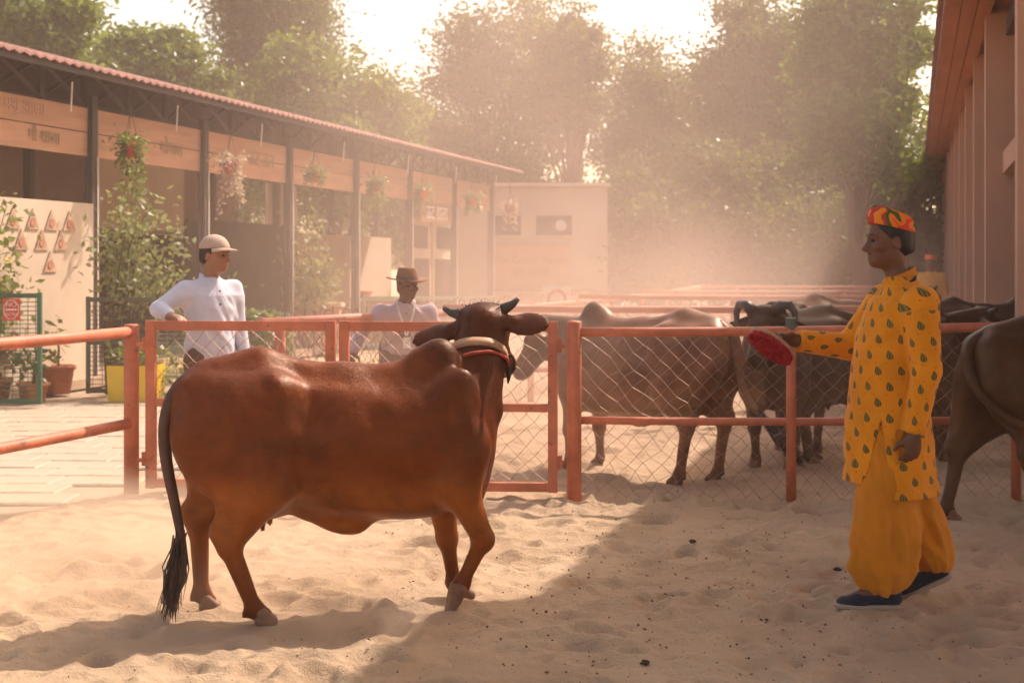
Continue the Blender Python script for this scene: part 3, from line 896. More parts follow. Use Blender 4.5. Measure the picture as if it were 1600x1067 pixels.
# ------------------------------------------------------------------ smooth bodies grown from distance fields
def rotm(rx=0, ry=0, rz=0):
    cx, sx, cy_, sy, cz, sz = math.cos(rx), math.sin(rx), math.cos(ry), math.sin(ry), math.cos(rz), math.sin(rz)
    X = np.array([[1, 0, 0], [0, cx, -sx], [0, sx, cx]]); Y = np.array([[cy_, 0, sy], [0, 1, 0], [-sy, 0, cy_]]); Z = np.array([[cz, -sz, 0], [sz, cz, 0], [0, 0, 1]])
    return Z @ Y @ X
class Field:
    def __init__(self, lo, hi, h):
        self.lo = np.array(lo, float); self.h = h
        self.n = np.ceil((np.array(hi, float) - self.lo) / h).astype(int) + 1
        self.ax = [self.lo[i] + h * np.arange(self.n[i]) for i in range(3)]
        self.d = np.full(self.n, 0.5, np.float32)
    def _sub(self, lo, hi):
        a = np.clip(np.floor((np.array(lo) - self.lo) / self.h).astype(int), 0, self.n)
        b = np.clip(np.ceil((np.array(hi) - self.lo) / self.h).astype(int) + 1, 0, self.n)
        sl = tuple(slice(a[i], b[i]) for i in range(3))
        X = np.meshgrid(self.ax[0][sl[0]], self.ax[1][sl[1]], self.ax[2][sl[2]], indexing='ij')
        return sl, X
    def _mix(self, sl, e, k, sub=False):
        if e.size == 0: return
        a = self.d[sl]
        if sub:
            hh = np.clip(0.5 - 0.5 * (a + e) / k, 0, 1)
            self.d[sl] = a * (1 - hh) - e * hh + k * hh * (1 - hh)
        else:
            hh = np.clip(0.5 + 0.5 * (a - e) / k, 0, 1)
            self.d[sl] = a * (1 - hh) + e * hh - k * hh * (1 - hh)
    def cone(self, a, b, ra, rb, k=0.03, sub=False, flat=None):
        a, b = np.array(a, float), np.array(b, float)
        mx = max(ra, rb) + k + 4 * self.h
        sl, X = self._sub(np.minimum(a, b) - mx, np.maximum(a, b) + mx)
        ab = b - a; L2 = ab @ ab + 1e-12
        px, py, pz = X[0] - a[0], X[1] - a[1], X[2] - a[2]
        t = np.clip((px * ab[0] + py * ab[1] + pz * ab[2]) / L2, 0, 1)
        ex, ey, ez = px - t * ab[0], py - t * ab[1], pz - t * ab[2]
        e = np.sqrt(ex * ex + ey * ey + ez * ez) - (ra + (rb - ra) * t)
        self._mix(sl, e.astype(np.float32), k, sub)
        return self
    def chain(self, pts, rad, k=0.03):
        for i in range(len(pts) - 1):
            self.cone(pts[i], pts[i + 1], rad[i], rad[i + 1], k)
        return self
    def ell(self, c, r, M=None, k=0.03, sub=False):
        c, r = np.array(c, float), np.array(r, float)
        mx = r.max() + k + 4 * self.h
        ext = np.full(3, mx) if M is not None else r + k + 4 * self.h
        sl, X = self._sub(c - ext, c + ext)
        p = [X[i] - c[i] for i in range(3)]
        if M is not None:
            M = np.asarray(M)
            p = [M[0, i] * p[0] + M[1, i] * p[1] + M[2, i] * p[2] for i in range(3)]
        k0 = np.sqrt((p[0] / r[0]) ** 2 + (p[1] / r[1]) ** 2 + (p[2] / r[2]) ** 2)
        k1 = np.sqrt((p[0] / r[0] ** 2) ** 2 + (p[1] / r[1] ** 2) ** 2 + (p[2] / r[2] ** 2) ** 2) + 1e-9
        e = k0 * (k0 - 1) / k1
        self._mix(sl, e.astype(np.float32), k, sub)
        return self
    def cut_below(self, z):
        self.d[:] = np.maximum(self.d, (z - self.ax[2])[None, None, :].astype(np.float32))
        return self
    def cut(self, fn):
        X = np.meshgrid(*self.ax, indexing='ij')
        self.d[:] = np.maximum(self.d, fn(*X).astype(np.float32))
        return self
    def warp(self, fn):
        X = np.meshgrid(*self.ax, indexing='ij')
        self.d += fn(*X).astype(np.float32)
        return self
    def arrays(self, relax=1):
        g = openvdb.FloatGrid(self.h * 3)
        a = np.clip(self.d, -3 * self.h, 3 * self.h)
        g.copyFromArray(a, tolerance=0.0)
        p, q = g.convertToQuads(0.0)
        v = p * self.h + self.lo
        for _ in range(relax):       # even the surface out a little
            s = np.zeros_like(v); c = np.zeros(len(v))
            for i in range(4):
                j = (i + 1) % 4
                np.add.at(s, q[:, i], v[q[:, j]]); np.add.at(c, q[:, i], 1)
                np.add.at(s, q[:, j], v[q[:, i]]); np.add.at(c, q[:, j], 1)
            v = v * 0.5 + 0.5 * s / np.maximum(c, 1)[:, None]
        return v, q[:, ::-1]
    def mesh(self, name, relax=1, post=None):
        v, q = self.arrays(relax)
        if post is not None:
            v = post(v)
        return fast_mesh(name, v, q)
# ------------------------------------------------------------------ zebu cattle
def coat(name, body, dark, light, sheen=0.25):
    """short glossy coat: darker over head, hump, back and tail, paler under the belly and inside the legs"""
    m, nt, b = new_mat(name)
    tc = nt.nodes.new('ShaderNodeTexCoord')
    sx = nt.nodes.new('ShaderNodeSeparateXYZ'); nt.links.new(tc.outputs['Object'], sx.inputs[0])
    n1 = noise(nt, 2.6, 4, 0.6)
    n0 = noise(nt, 3.4, 5, 0.65, stretch=(0.8, 1, 1.3), dist=0.2)
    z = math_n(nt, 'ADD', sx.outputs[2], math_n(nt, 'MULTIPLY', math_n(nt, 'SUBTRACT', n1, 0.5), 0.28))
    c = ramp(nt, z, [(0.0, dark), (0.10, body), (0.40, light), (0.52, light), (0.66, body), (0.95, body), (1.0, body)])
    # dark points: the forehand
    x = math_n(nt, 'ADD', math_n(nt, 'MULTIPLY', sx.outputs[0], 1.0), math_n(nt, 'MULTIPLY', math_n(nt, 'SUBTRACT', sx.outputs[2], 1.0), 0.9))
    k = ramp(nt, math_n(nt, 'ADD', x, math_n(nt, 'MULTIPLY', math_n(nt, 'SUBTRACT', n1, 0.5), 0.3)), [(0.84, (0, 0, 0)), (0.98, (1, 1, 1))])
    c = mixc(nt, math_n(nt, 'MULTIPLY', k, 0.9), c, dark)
    n2 = noise(nt, 9, 5, 0.65, stretch=(0.6, 1, 1))
    c = mixc(nt, 0.35, c, ramp(nt, n2, [(0.3, np.array(body) * 0.62), (0.7, np.array(body) * 1.35)]))
    c = mixc(nt, ramp(nt, n0, [(0.42, (0, 0, 0)), (0.70, (.75, .75, .75))]), c, np.array(body) * 0.32)
    nt.links.new(c, b.inputs['Base Color'])
    nt.links.new(ramp(nt, n2, [(0.3, (.52, .52, .52)), (0.7, (.36, .36, .36))]), b.inputs['Roughness'])
    b.inputs['Specular IOR Level'].default_value = 0.34
    b.inputs['Specular Tint'].default_value = (1.0, 0.72, 0.5, 1)
    b.inputs['Sheen Weight'].default_value = sheen
    b.inputs['Sheen Roughness'].default_value = 0.4
    b.inputs['Sheen Tint'].default_value = (1.0, 0.75, 0.55, 1)
    f = noise(nt, 150, 4, 0.65, stretch=(0.30, 1, 1.0))
    f2 = noise(nt, 5, 4, 0.6)
    bp = add_bump(nt, b, math_n(nt, 'ADD', math_n(nt, 'MULTIPLY', f, 0.14), f2), 0.30, 0.02)
    return m
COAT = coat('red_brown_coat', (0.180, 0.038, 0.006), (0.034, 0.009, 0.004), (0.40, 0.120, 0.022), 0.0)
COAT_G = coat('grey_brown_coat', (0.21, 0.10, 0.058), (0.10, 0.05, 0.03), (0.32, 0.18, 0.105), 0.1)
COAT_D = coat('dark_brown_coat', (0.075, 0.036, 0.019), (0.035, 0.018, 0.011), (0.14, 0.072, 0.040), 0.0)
HORN = pbr('horn', (0.07, 0.06, 0.05), 0.45, 0.5, 12, 0.3, 50)
HOOF = pbr('hoof', (0.19, 0.09, 0.048), 0.55, 0.35, 25, 0.3, 60)
HAIR_D = pbr('tail_hair', (0.045, 0.024, 0.016), 0.6, 0.4, 30)
LEATHER = pbr('tan_leather', (0.42, 0.24, 0.13), 0.6, 0.25, 9, 0.2, 40)
ROPE = pbr('red_rope', (0.46, 0.06, 0.03), 0.75, 0.4, 60, 0.6, 120)
EYE = pbr('dark_eye', (0.012, 0.008, 0.006), 0.12, 0.1, 3)
IRON = pbr('dark_iron', (0.05, 0.04, 0.035), 0.45, 0.2, 5, metal=0.6)

def head_frame(c, fwd, up=(0, 0, 1)):
    f = np.array(fwd, float); f /= np.linalg.norm(f)
    s = np.cross(np.array(up, float), f); s /= np.linalg.norm(s)       # animal's left
    u = np.cross(f, s)
    M = np.stack([f, s, u], 1)
    c = np.array(c, float)
    return M, (lambda x, y, z: c + M @ np.array([x, y, z]))
def cow_field(P, h):
    """P: pose. x forward, y to the animal's left, z up; hip above x = 0"""
    F = Field(P['lo'], P['hi'], h)
    A = F.ell; C = F.cone
    # barrel
    A((0.52, 0, 0.745), (0.56, 0.255, 0.295), rotm(0, R(3), 0), k=.06)
    A((0.26, 0, 0.765), (0.38, 0.255, 0.275), rotm(0, R(-5), 0), k=.08)
    A((0.76, 0, 0.75), (0.29, 0.215, 0.325), rotm(0, R(8), 0), k=.08)
    # spine
    C((-0.16, 0, 1.045), (0.06, 0, 1.075), 0.06, 0.075, k=.10)
    C((0.06, 0, 1.078), (0.42, 0, 1.022), 0.07, 0.05, k=.09)
    C((0.42, 0, 1.022), (0.75, 0, 1.03), 0.05, 0.06, k=.09)
    # croup, hook and pin bones
    A((-0.06, 0, 0.90), (0.26, 0.20, 0.20), k=.10)
    for s in (-1, 1):
        A((0.125, s * 0.168, 0.985), (0.09, 0.05, 0.055), rotm(0, R(25), 0), k=.12)
        A((-0.215, s * 0.085, 0.985), (0.07, 0.05, 0.06), k=.08)
        A((0.27, s * 0.262, 0.94), (0.13, 0.055, 0.10), rotm(0, R(25), 0), k=.08, sub=True)     # hollow of the flank
        C((0.13, s * 0.175, 0.97), (0.06, s * 0.205, 0.70), 0.045, 0.07, k=.10)
    # hump and withers
    if not P.get('flat'):
      A((0.80, -0.01, 1.05), (0.125, 0.095, 0.12), rotm(0, R(-24), 0), k=.045)
      A((0.85, -0.015, 1.105), (0.083, 0.082, 0.094), rotm(0, R(-15), 0), k=.035)
    # shoulder blade, point of shoulder, brisket
    for s in (-1, 1):
        A((0.86, s * 0.150, 0.83), (0.115, 0.070, 0.25), rotm(0, R(18), 0), k=.09)
        A((0.935, s * 0.15, 0.71), (0.095, 0.075, 0.11), k=.08)
        A((0.87, s * 0.15, 0.63), (0.12, 0.075, 0.13), rotm(0, R(-15), 0), k=.05)
    A((0.955, 0, 0.64), (0.11, 0.135, 0.19), k=.07)
    A((1.005, 0, 0.54), (0.05, 0.055, 0.09), k=.05)
    # belly line, navel fold, udder
    A((0.62, 0, 0.50), (0.34, 0.16, 0.075), k=.09)
    A((0.36, 0, 0.455), (0.20, 0.045, 0.075), rotm(0, R(14), 0), k=.06)
    A((0.42, -.01, 0.395), (0.095, 0.030, 0.045), rotm(0, R(14), 0), k=.05)
    A((0.08, -.02, 0.525), (0.13, 0.12, 0.10), k=.05)
    for x, y in ((0.065, -.055), (0.10, .05), (0.02, -.045), (0.03, .05)):
        C((x, y - .02, 0.47), (x + .006, y * 1.1 - .02, 0.395), 0.021, 0.011, k=.02)
    # legs
    for s, L in ((-1, P['hn']), (1, P['hf'])):
        stifle, hock, fet, hoof = [np.array(p, float) for p in L[:4]]
        hip = np.array([-0.03, s * 0.15, 0.87])
        A((-0.10, s * 0.135, 0.80), (0.195, 0.095, 0.235), rotm(0, R(10), 0), k=.08)
        C(hip, stifle, 0.125, 0.105, k=.09)
        ham = stifle * .45 + hock * .55 + np.array([-.055, 0, .10])
        C((-0.20, s * 0.115, 0.80), ham, 0.085, 0.062, k=.10)
        C(stifle, hock + np.array([0.016, 0, 0.03]), 0.108, 0.056, k=.06)
        C(hock + np.array([-.055, 0, .075]), hock + np.array([-.012, 0, -.01]), 0.022, 0.036, k=.03)
        C(ham, hock + np.array([-.05, 0, .05]), 0.045, 0.022, k=.05)
        C(hock, fet, 0.044, 0.032, k=.03)
        A(fet, (0.040, 0.036, 0.042), k=.02)
        C(fet, hoof + np.array([0, 0, .035]), 0.031, 0.036, k=.02)
        C(fet + np.array([-.036, 0, -.012]), fet + np.array([-.042, 0, -.03]), 0.014, 0.010, k=.015)
    for s, L in ((-1, P['fn']), (1, P['ff'])):
        elbow, knee, fet, hoof = [np.array(p, float) for p in L[:4]]
        sh = np.array([0.925, s * 0.15, 0.74])
        C(sh, elbow, 0.09, 0.085, k=.07)
        C(elbow + np.array([-.05, 0, .02]), elbow, 0.06, 0.07, k=.06)
        C(elbow, knee, 0.083, 0.046, k=.05)
        A(knee, (0.047, 0.043, 0.052), k=.025)
        C(knee, fet, 0.037, 0.029, k=.025)
        A(fet, (0.038, 0.036, 0.040), k=.02)
        hd = hoof - fet
        C(fet, fet + hd * .45, 0.031, 0.037, k=.02)
    # neck
    hc = np.array(P['head'], float)
    M, G = head_frame(hc, P['look'], P.get('up', (0, 0, 1)))
    base_u, base_m, base_l = np.array(P.get('nu', (0.93, 0, 0.98))), np.array([0.94, 0, 0.86]), np.array([0.96, 0, 0.70])
    pol = G(-0.06, 0, 0.03)
    thr = G(0.03, 0, -0.13)
    C(base_u, pol, 0.105, 0.085, k=.05)
    C(base_m, (pol + thr) / 2, 0.135, 0.095, k=.06)
    C(base_l, thr, 0.105, 0.066, k=.07)
    if P.get('dewlap', True):
        q0, q1, q2 = np.array([1.02, 0.0, 0.60]), (base_l + thr) / 2 + np.array([0.075, 0, -0.03]), thr + np.array([0.03, 0, -0.03])
        F.chain([q0, q1, q2], [0.035, 0.032, 0.03], k=.06)
    # head: convex forehead, long face, muzzle
    A(G(0.02, 0, 0.025), (0.12, 0.098, 0.09), M, k=.04)
    A(G(-0.035, 0, 0.092), (0.055, 0.125, 0.042), M, k=.03)
    A(G(-0.05, 0, 0.03), (0.07, 0.105, 0.085), M, k=.04)
    C(G(0.05, 0, 0.0), G(0.30, 0, -0.035), 0.088, 0.060, k=.05)
    C(G(0.04, 0, -0.06), G(0.27, 0, -0.075), 0.065, 0.045, k=.04)
    A(G(0.325, 0, -0.05), (0.06, 0.068, 0.058), M, k=.04)
    for s in (-1, 1):
        A(G(0.075, s * 0.082, 0.045), (0.045, 0.022, 0.03), M, k=.025)
        A(G(0.365, s * 0.034, -0.025), (0.02, 0.012, 0.012), M, k=.012, sub=True)
        # ear: long leaf, hollow in front
        e0, e1 = np.array(P['ear'], float)[0], np.array(P['ear'], float)[1]
        a = G(-0.045, s * 0.085, 0.03)
        t = G(e0[0], s * e0[1], e0[2])
        dv = t - a; L = np.linalg.norm(dv); dv /= L
        fw = M @ np.array([e1[0], s * e1[1], e1[2]]); fw -= dv * (fw @ dv); fw /= np.linalg.norm(fw)
        wv = np.cross(fw, dv)
        E = np.stack([dv, wv, fw], 1)
        C(a - dv * .03, a + dv * 0.07, 0.034, 0.034, k=.03)
        A(a + dv * L * 0.58, (L * 0.46, P.get('earw', 0.062), 0.018), E, k=.02)
        A(a + dv * L * 0.62 + fw * 0.021, (L * 0.36, 0.040, 0.014), E, k=.012, sub=True)
    F.cut_below(0.0 if P.get('z0') is None else P['z0'])
    return F, M, G
def tuft(m, p0, p1, n, r, spread, seed, kink=0.03):
    rr = np.random.default_rng(seed)
    p0, p1 = np.array(p0, float), np.array(p1, float)
    for i in range(n):
        s = p0 + (p1 - p0) * rr.uniform(0, .45) + rr.normal(0, r * .45, 3)
        e = p0 + (p1 - p0) * rr.uniform(.75, 1.12) + rr.normal(0, spread, 3)
        mid = (s + e) / 2 + rr.normal(0, kink, 3) * .5
        m.tube([s, mid, e], [0.0042, 0.0034, 0.0008], 3, caps=False)
def fur_mesh(me, n, seed):
    """short hairs lying back and down over the skin"""
    r = np.random.default_rng(seed + 90)
    nv = len(me.vertices); v = np.empty(nv * 3); me.vertices.foreach_get('co', v); v = v.reshape(-1, 3)
    nf = len(me.polygons); nr = np.empty(nf * 3); me.polygons.foreach_get('normal', nr); nr = nr.reshape(-1, 3)
    li = np.empty(len(me.loops), np.int32); me.loops.foreach_get('vertex_index', li); q = li.reshape(-1, 4)
    k = r.integers(0, nf, n)
    w = r.random((n, 4)) + .02; w /= w.sum(1)[:, None]
    P = (v[q[k]] * w[:, :, None]).sum(1); N = nr[k]
    flow = np.tile(np.array([-1.0, 0, -.55]), (n, 1))
    sw = value_noise(P[:, 0] + P[:, 1], P[:, 2], .16, 5 + seed)[:, None]
    flow += sw * np.array([0.6, 0, 1.6]) + r.normal(0, .16, (n, 3))
    T = flow - N * (flow * N).sum(1)[:, None]; T /= np.linalg.norm(T, axis=1)[:, None] + 1e-9
    d = T + N * r.uniform(.03, .16, (n, 1))
    S = np.cross(N, T)
    L = r.uniform(.008, .016, (n, 1)); W_ = .0011
    V = np.stack([P - S * W_ - N * .001, P + S * W_ - N * .001, P + d * L], 1).reshape(-1, 3)
    return fast_mesh('coat_hair', V, np.arange(n * 3).reshape(n, 3))
def make_cow(label, loc, heading, P, coat_m, h=0.012, horn=None, collar=True, tail=None, group=None, scale=1.0, seed=0, hooves=True):
    t = thing('zebu_cow', label, 'cow', loc, heading, group)
    F, M, G = cow_field(P, h)
    def post(v):
        n1 = value_noise(v[:, 0] + v[:, 1], v[:, 2], 0.13, 31 + seed) * 0.010
        side = np.sign(v[:, 1]) * np.clip((np.abs(v[:, 1]) - 0.05) / 0.14, 0, 1)
        ribs = value_noise(v[:, 0] * 2.2 + v[:, 2] * .9, v[:, 2] * .7, 0.12, 77 + seed) * 0.012
        v = v.copy(); v[:, 1] += side * (n1 + ribs)
        return v
    body = mesh_obj('body', F.mesh('body', 1, post), coat_m, t, True)
    if P.get('fur'):
        tag(mesh_obj('coat_hair', fur_mesh(body.data, P['fur'], seed), coat_m, t), kind='stuff')
    # tail: switch grows from the croup
    tl = tail or [(-0.235, 0, 1.03), (-0.30, 0, 0.985), (-0.335, 0, 0.88), (-0.33, -.01, 0.72), (-0.295, -.02, 0.53), (-0.265, -.03, 0.36)]
    tp = np.array(tl, float)
    ts = np.linspace(0, 1, len(tp)); tt = np.linspace(0, 1, 28)
    cu = np.stack([np.interp(tt, ts, tp[:, i]) for i in range(3)], 1)
    for _ in range(6):
        cu[1:-1] = (cu[:-2] + 2 * cu[1:-1] + cu[2:]) / 4
    rad = np.interp(tt, [0, .15, .45, 1], [0.052, 0.043, 0.029, 0.017])
    ta = MB().tube(cu, rad, 10).build('tail', coat_m if tail else HAIR_D, t, True)
    d = cu[-1] - cu[-4]; d /= np.linalg.norm(d)
    e = P.get('tuft_end', cu[-1] + d * 0.30)
    q = MB()
    q.tube([cu[-3], cu[-1] * .55 + np.array(e) * .45, e], [0.018, 0.040, 0.006], 8)
    tuft(q, cu[-5], e, 260, 0.022, 0.020, seed + 3)
    q.build('tail_switch', HAIR_D, ta)
    # horns
    hp = horn or [(-0.04, 0.085, 0.088), (-0.045, 0.118, 0.098), (-0.05, 0.150, 0.110), (-0.055, 0.178, 0.132)]
    rr_ = np.linspace(P.get('horn_r', 0.033), 0.011, len(hp))
    for s in (-1, 1):
        pts = [G(a, s * b, c) for a, b, c in hp]
        MB().tube(pts, rr_, 10).build('horn', HORN, t, True)
        c = G(0.095, s * 0.098, 0.045)
        MB().lathe([(0.001, -.018), (.013, -.013), (.018, 0), (.013, .013), (.001, .018)], c, 10, cap=False).build('eye', EYE, t, True)
    # hooves: two claws each
    if hooves:
        for L in (P['hn'], P['hf'], P['fn'], P['ff']):
            fet, hoof = np.array(L[2], float), np.array(L[3], float)
            d = hoof - fet; ln = np.linalg.norm(d); d /= ln
            flexed = len(L) > 4
            HF = Field(hoof - .13, hoof + .13, 0.005)
            fw = np.array(L[4], float) if flexed else np.array([1, 0, 0.0])
            fw = fw - 0 * d; fw /= np.linalg.norm(fw)
            for s in (-1, 1):
                off = np.array([0, s * 0.021, 0])
                if flexed:
                    HF.cone(hoof - d * .045 + off, hoof + fw * .045 + d * .012 + off, 0.034, 0.021, k=.008)
                    HF.cone(hoof - d * .025 + off - fw * .012, hoof - d * .015 + off + fw * .02, 0.031, 0.030, k=.008)
                else:
                    HF.cone(hoof + np.array([-.012, 0, .05]) + off, hoof + np.array([.032, 0, .012]) + off, 0.025, 0.022, k=.01)
                    HF.cone(hoof + np.array([-.02, 0, .015]) + off, hoof + np.array([.035, 0, .012]) + off, 0.022, 0.02, k=.01)
            if not flexed:
                HF.cut_below(max(hoof[2] - .002, 0))
            mesh_obj('hoof', HF.mesh('hoof'), HOOF, t, True)
    if collar:
        P['_G'] = G; P['_M'] = M
    return t, G, M
# the brown cow walking across the foreground
e13 = R(13)
LOOK = (0.44, 0.86, -0.38)
P_MAIN = dict(lo=(-0.45, -0.48, -0.02), hi=(1.55, 0.72, 1.42), head=(1.095, 0.19, 1.205), nu=(0.955, 0.05, 0.94), up=(-.13, .03, 1), look=LOOK,
              hn=[(0.075, -0.175, 0.60), (-0.075, -0.165, 0.345), (0.030, -0.165, 0.075), (0.070, -0.165, 0.012)],
              hf=[(-0.03, 0.175, 0.60), (-0.195, 0.16, 0.375), (-0.185, 0.15, 0.085), (-0.155, 0.15, 0.012)],
              fn=[(0.895, -0.165, 0.585), (1.015, -0.155, 0.325), (0.925, -0.135, 0.135), (0.885, -0.135, 0.075), (-0.15, 0, -1.0)],
              ff=[(0.87, 0.14, 0.56), (0.905, 0.12, 0.285), (0.935, 0.115, 0.085), (0.975, 0.115, 0.012)],
              ear=[(-0.09, 0.315, -0.03), (0.9, 0.1, -.45)], earw=0.072, fur=110000, tuft_end=(-0.315, -.06, 0.07))
TAIL_MAIN = [(-0.20, 0, 1.035), (-0.268, 0, 1.01), (-0.318, -.005, 0.93), (-0.345, -.01, 0.82), (-0.335, -.02, 0.68), (-0.300, -.035, 0.53), (-0.272, -.05, 0.38), (-0.262, -.055, 0.30)]
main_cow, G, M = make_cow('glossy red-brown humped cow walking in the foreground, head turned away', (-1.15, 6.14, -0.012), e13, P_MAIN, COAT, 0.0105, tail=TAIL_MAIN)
for o in main_cow.children:
    if o.name.startswith('tail') and o.type == 'MESH':
        o.data.materials.clear(); o.data.materials.append(pbr('dark_tail_coat', (0.075, 0.028, 0.016), 0.6, 0.4, 12))
# fringe of dark hair along the poll
q = MB(); rr = np.random.default_rng(12)
for i in range(420):
    y = rr.uniform(-.115, .115)
    p = G(-.045 + rr.normal(0, .022), y, .118 - 1.6 * y * y)
    d_ = M @ np.array([rr.normal(-.3, .5), rr.normal(0, .5), rr.uniform(.2, 1.0)]); d_ /= np.linalg.norm(d_)
    q.tube([p, p + d_ * .008, p + d_ * .015 + (0, 0, -.003)], [.0022, .0016, .0004], 3, caps=False)
q.build('poll_hair', HAIR_D, main_cow)
# collar strap, rope and buckle round the neck
def ring(c, n, rx, ry, ref, k=28, tilt=0.0):
    n = np.array(n, float); n /= np.linalg.norm(n)
    u = np.array(ref, float); u -= n * (u @ n); u /= np.linalg.norm(u); w = np.cross(n, u)
    a = np.linspace(0, 2 * math.pi, k + 1)[:-1]
    return np.array(c) + rx * np.cos(a)[:, None] * u + ry * np.sin(a)[:, None] * w, n
def fit_ring(F, c, n, ref, k=44, off=0.006, rmax=0.34, closed=True):
    """walk outward from a neck centre to the skin, so that the strap lies on it"""
    pts, nn = ring(c, n, 1.0, 1.0, ref, k)
    out = []
    c = np.array(c, float)
    for p in pts:
        d = p - c
        for r in np.arange(0.03, rmax, 0.004):
            i = np.round((c + d * r - F.lo) / F.h).astype(int)
            if (i < 0).any() or (i >= F.n).any() or F.d[tuple(i)] > 0: break
        out.append(r)
    out = np.array(out)
    for _ in range(3):
        out = (np.roll(out, 1) + 2 * out + np.roll(out, -1)) / 4
    return c + (pts - c) * (out + off)[:, None], nn
FM, M_, G_ = cow_field(dict(P_MAIN, flat=True), 0.012)
nc = (np.array([0.94, 0, 0.86]) + (G(-.06, 0, .03) + G(.03, 0, -.13)) / 2) / 2
nd = (G(-.06, 0, .03) + G(.03, 0, -.13)) / 2 - np.array([0.94, 0, 0.86]); nd /= np.linalg.norm(nd)
def strap(ptsn, n, w, th):
    m = MB(); p = ptsn; k = len(p); c = p.mean(0)
    V = []
    for q in p:
        r = (q - c); r /= np.linalg.norm(r)
        V += [q - n * w / 2, q + n * w / 2, q + n * w / 2 + r * th, q - n * w / 2 + r * th]
    F_ = []
    for i in range(k):
        a, b = i * 4, ((i + 1) % k) * 4
        for j in range(4):
            F_.append((a + j, a + (j + 1) % 4, b + (j + 1) % 4, b + j))
    return m.add(V, F_)
cn = nd + np.array([-0.32, 0.12, 0.0]); cn /= np.linalg.norm(cn)
cp, nn = fit_ring(FM, nc + nd * 0.115, cn, (0, 0, 1), off=0.003)
col = strap(cp, nn, 0.042, 0.008).build('collar', LEATHER, main_cow, True)
rn = nd + np.array([-0.55, 0.2, 0.15]); rn /= np.linalg.norm(rn)
rp, _ = fit_ring(FM, nc + nd * 0.06, rn, (0, 0, 1), k=60, off=0.008)
MB().tube(rp, 0.0085, 7, closed=True).build('neck_rope', ROPE, main_cow, True)
b0 = cp[int(np.argmax(cp @ np.array([1.0, -0.35, -0.15])))]
q = MB(); an = np.linspace(0, 2 * math.pi, 17)[:-1]
q.tube(np.c_[b0[0] + 0.012 + 0.018 * np.cos(an), np.full(16, b0[1] - .012), b0[2] - .01 + 0.032 * np.sin(an)], 0.006, 6, closed=True)
q.tube([b0 + (0.0, -.012, -.03), b0 + (0.005, -.014, -.075), b0 + (.0, -.016, -.105)], [.012, .01, .004], 6)
q.build('buckle', IRON, col)
# ------------------------------------------------------------------ people
SKIN = pbr('brown_skin', (0.145, 0.060, 0.032), 0.5, 0.12, 8, 0.05, 60)
SKIN_L = pbr('light_brown_skin', (0.30, 0.145, 0.085), 0.5, 0.12, 8, 0.05, 60)
HAIRM = pbr('black_hair', (0.012, 0.010, 0.009), 0.55, 0.4, 40, 0.3, 120)
def loft(F, zs, cx, cy, rx, ry, k=0.03, fold=None, sub=False):
    """stack of ellipses along z, joined smoothly: sleeves, skirts, trouser legs"""
    zs = np.array(zs, float)
    rmax = max(max(rx), max(ry)) + 0.08
    lo = (min(cx) - rmax, min(cy) - rmax, zs.min() - .02); hi = (max(cx) + rmax, max(cy) + rmax, zs.max() + .02)
    sl, X = F._sub(lo, hi)
    o = np.argsort(zs)
    def ip(a):
        t = np.interp(F.ax[2][sl[2]], zs[o], np.array(a, float)[o])
        return t[None, None, :]
    cX, cY, rX, rY = ip(cx), ip(cy), ip(rx), ip(ry)
    dx, dy = X[0] - cX, X[1] - cY
    e = (np.sqrt((dx / rX) ** 2 + (dy / rY) ** 2) - 1) * np.minimum(rX, rY)
    if fold is not None:
        e = e + fold(np.arctan2(dy, dx), X[2])
    e = np.maximum(e, np.maximum(zs.min() - X[2], X[2] - zs.max()))
    F._mix(sl, e.astype(np.float32), k, sub)
def hand(F, wrist, d, palm, curl, thumb_side, spread=0.0, sz=1.0, k=0.006):
    """palm with five separate fingers; d points along the hand, palm is the direction the palm faces"""
    d = np.array(d, float); d /= np.linalg.norm(d)
    pn = np.array(palm, float); pn -= d * (pn @ d); pn /= np.linalg.norm(pn)
    s = np.cross(d, pn) * thumb_side
    w = np.array(wrist, float)
    E = np.stack([d, s, pn], 1)
    F.cone(w - d * .02, w + d * 0.03 * sz, 0.027 * sz, 0.028 * sz, k=.02)
    F.ell(w + d * 0.055 * sz, (0.052 * sz, 0.041 * sz, 0.019 * sz), E, k=.02)
    for i, (off, L) in enumerate(((0.030, 0.072), (0.010, 0.080), (-0.011, 0.074), (-0.030, 0.058))):
        p = w + d * (0.088 - 0.006 * abs(i - 1)) * sz + s * off * sz
        a = 0.25
        r = 0.0098 * sz
        for j, f in enumerate((0.45, 0.32, 0.23)):
            a += curl * (0.75 if j else 0.6)
            dd = d * math.cos(a) + pn * math.sin(a) + s * (off * 2.0 * spread)
            q = p + dd * L * f * sz
            F.cone(p, q, r, r * 0.90, k=k)
            p, r = q, r * 0.90
    p = w + d * 0.028 * sz + s * 0.032 * sz
    q = p + (d * 0.55 + s * 0.75 + pn * 0.35) * 0.036 * sz
    F.cone(p, q, 0.0135 * sz, 0.011 * sz, k=.012)
    q2 = q + (d * 0.85 + s * 0.15 + pn * (0.35 + .4 * curl)) * 0.032 * sz
    F.cone(q, q2, 0.011 * sz, 0.0085 * sz, k=.006)
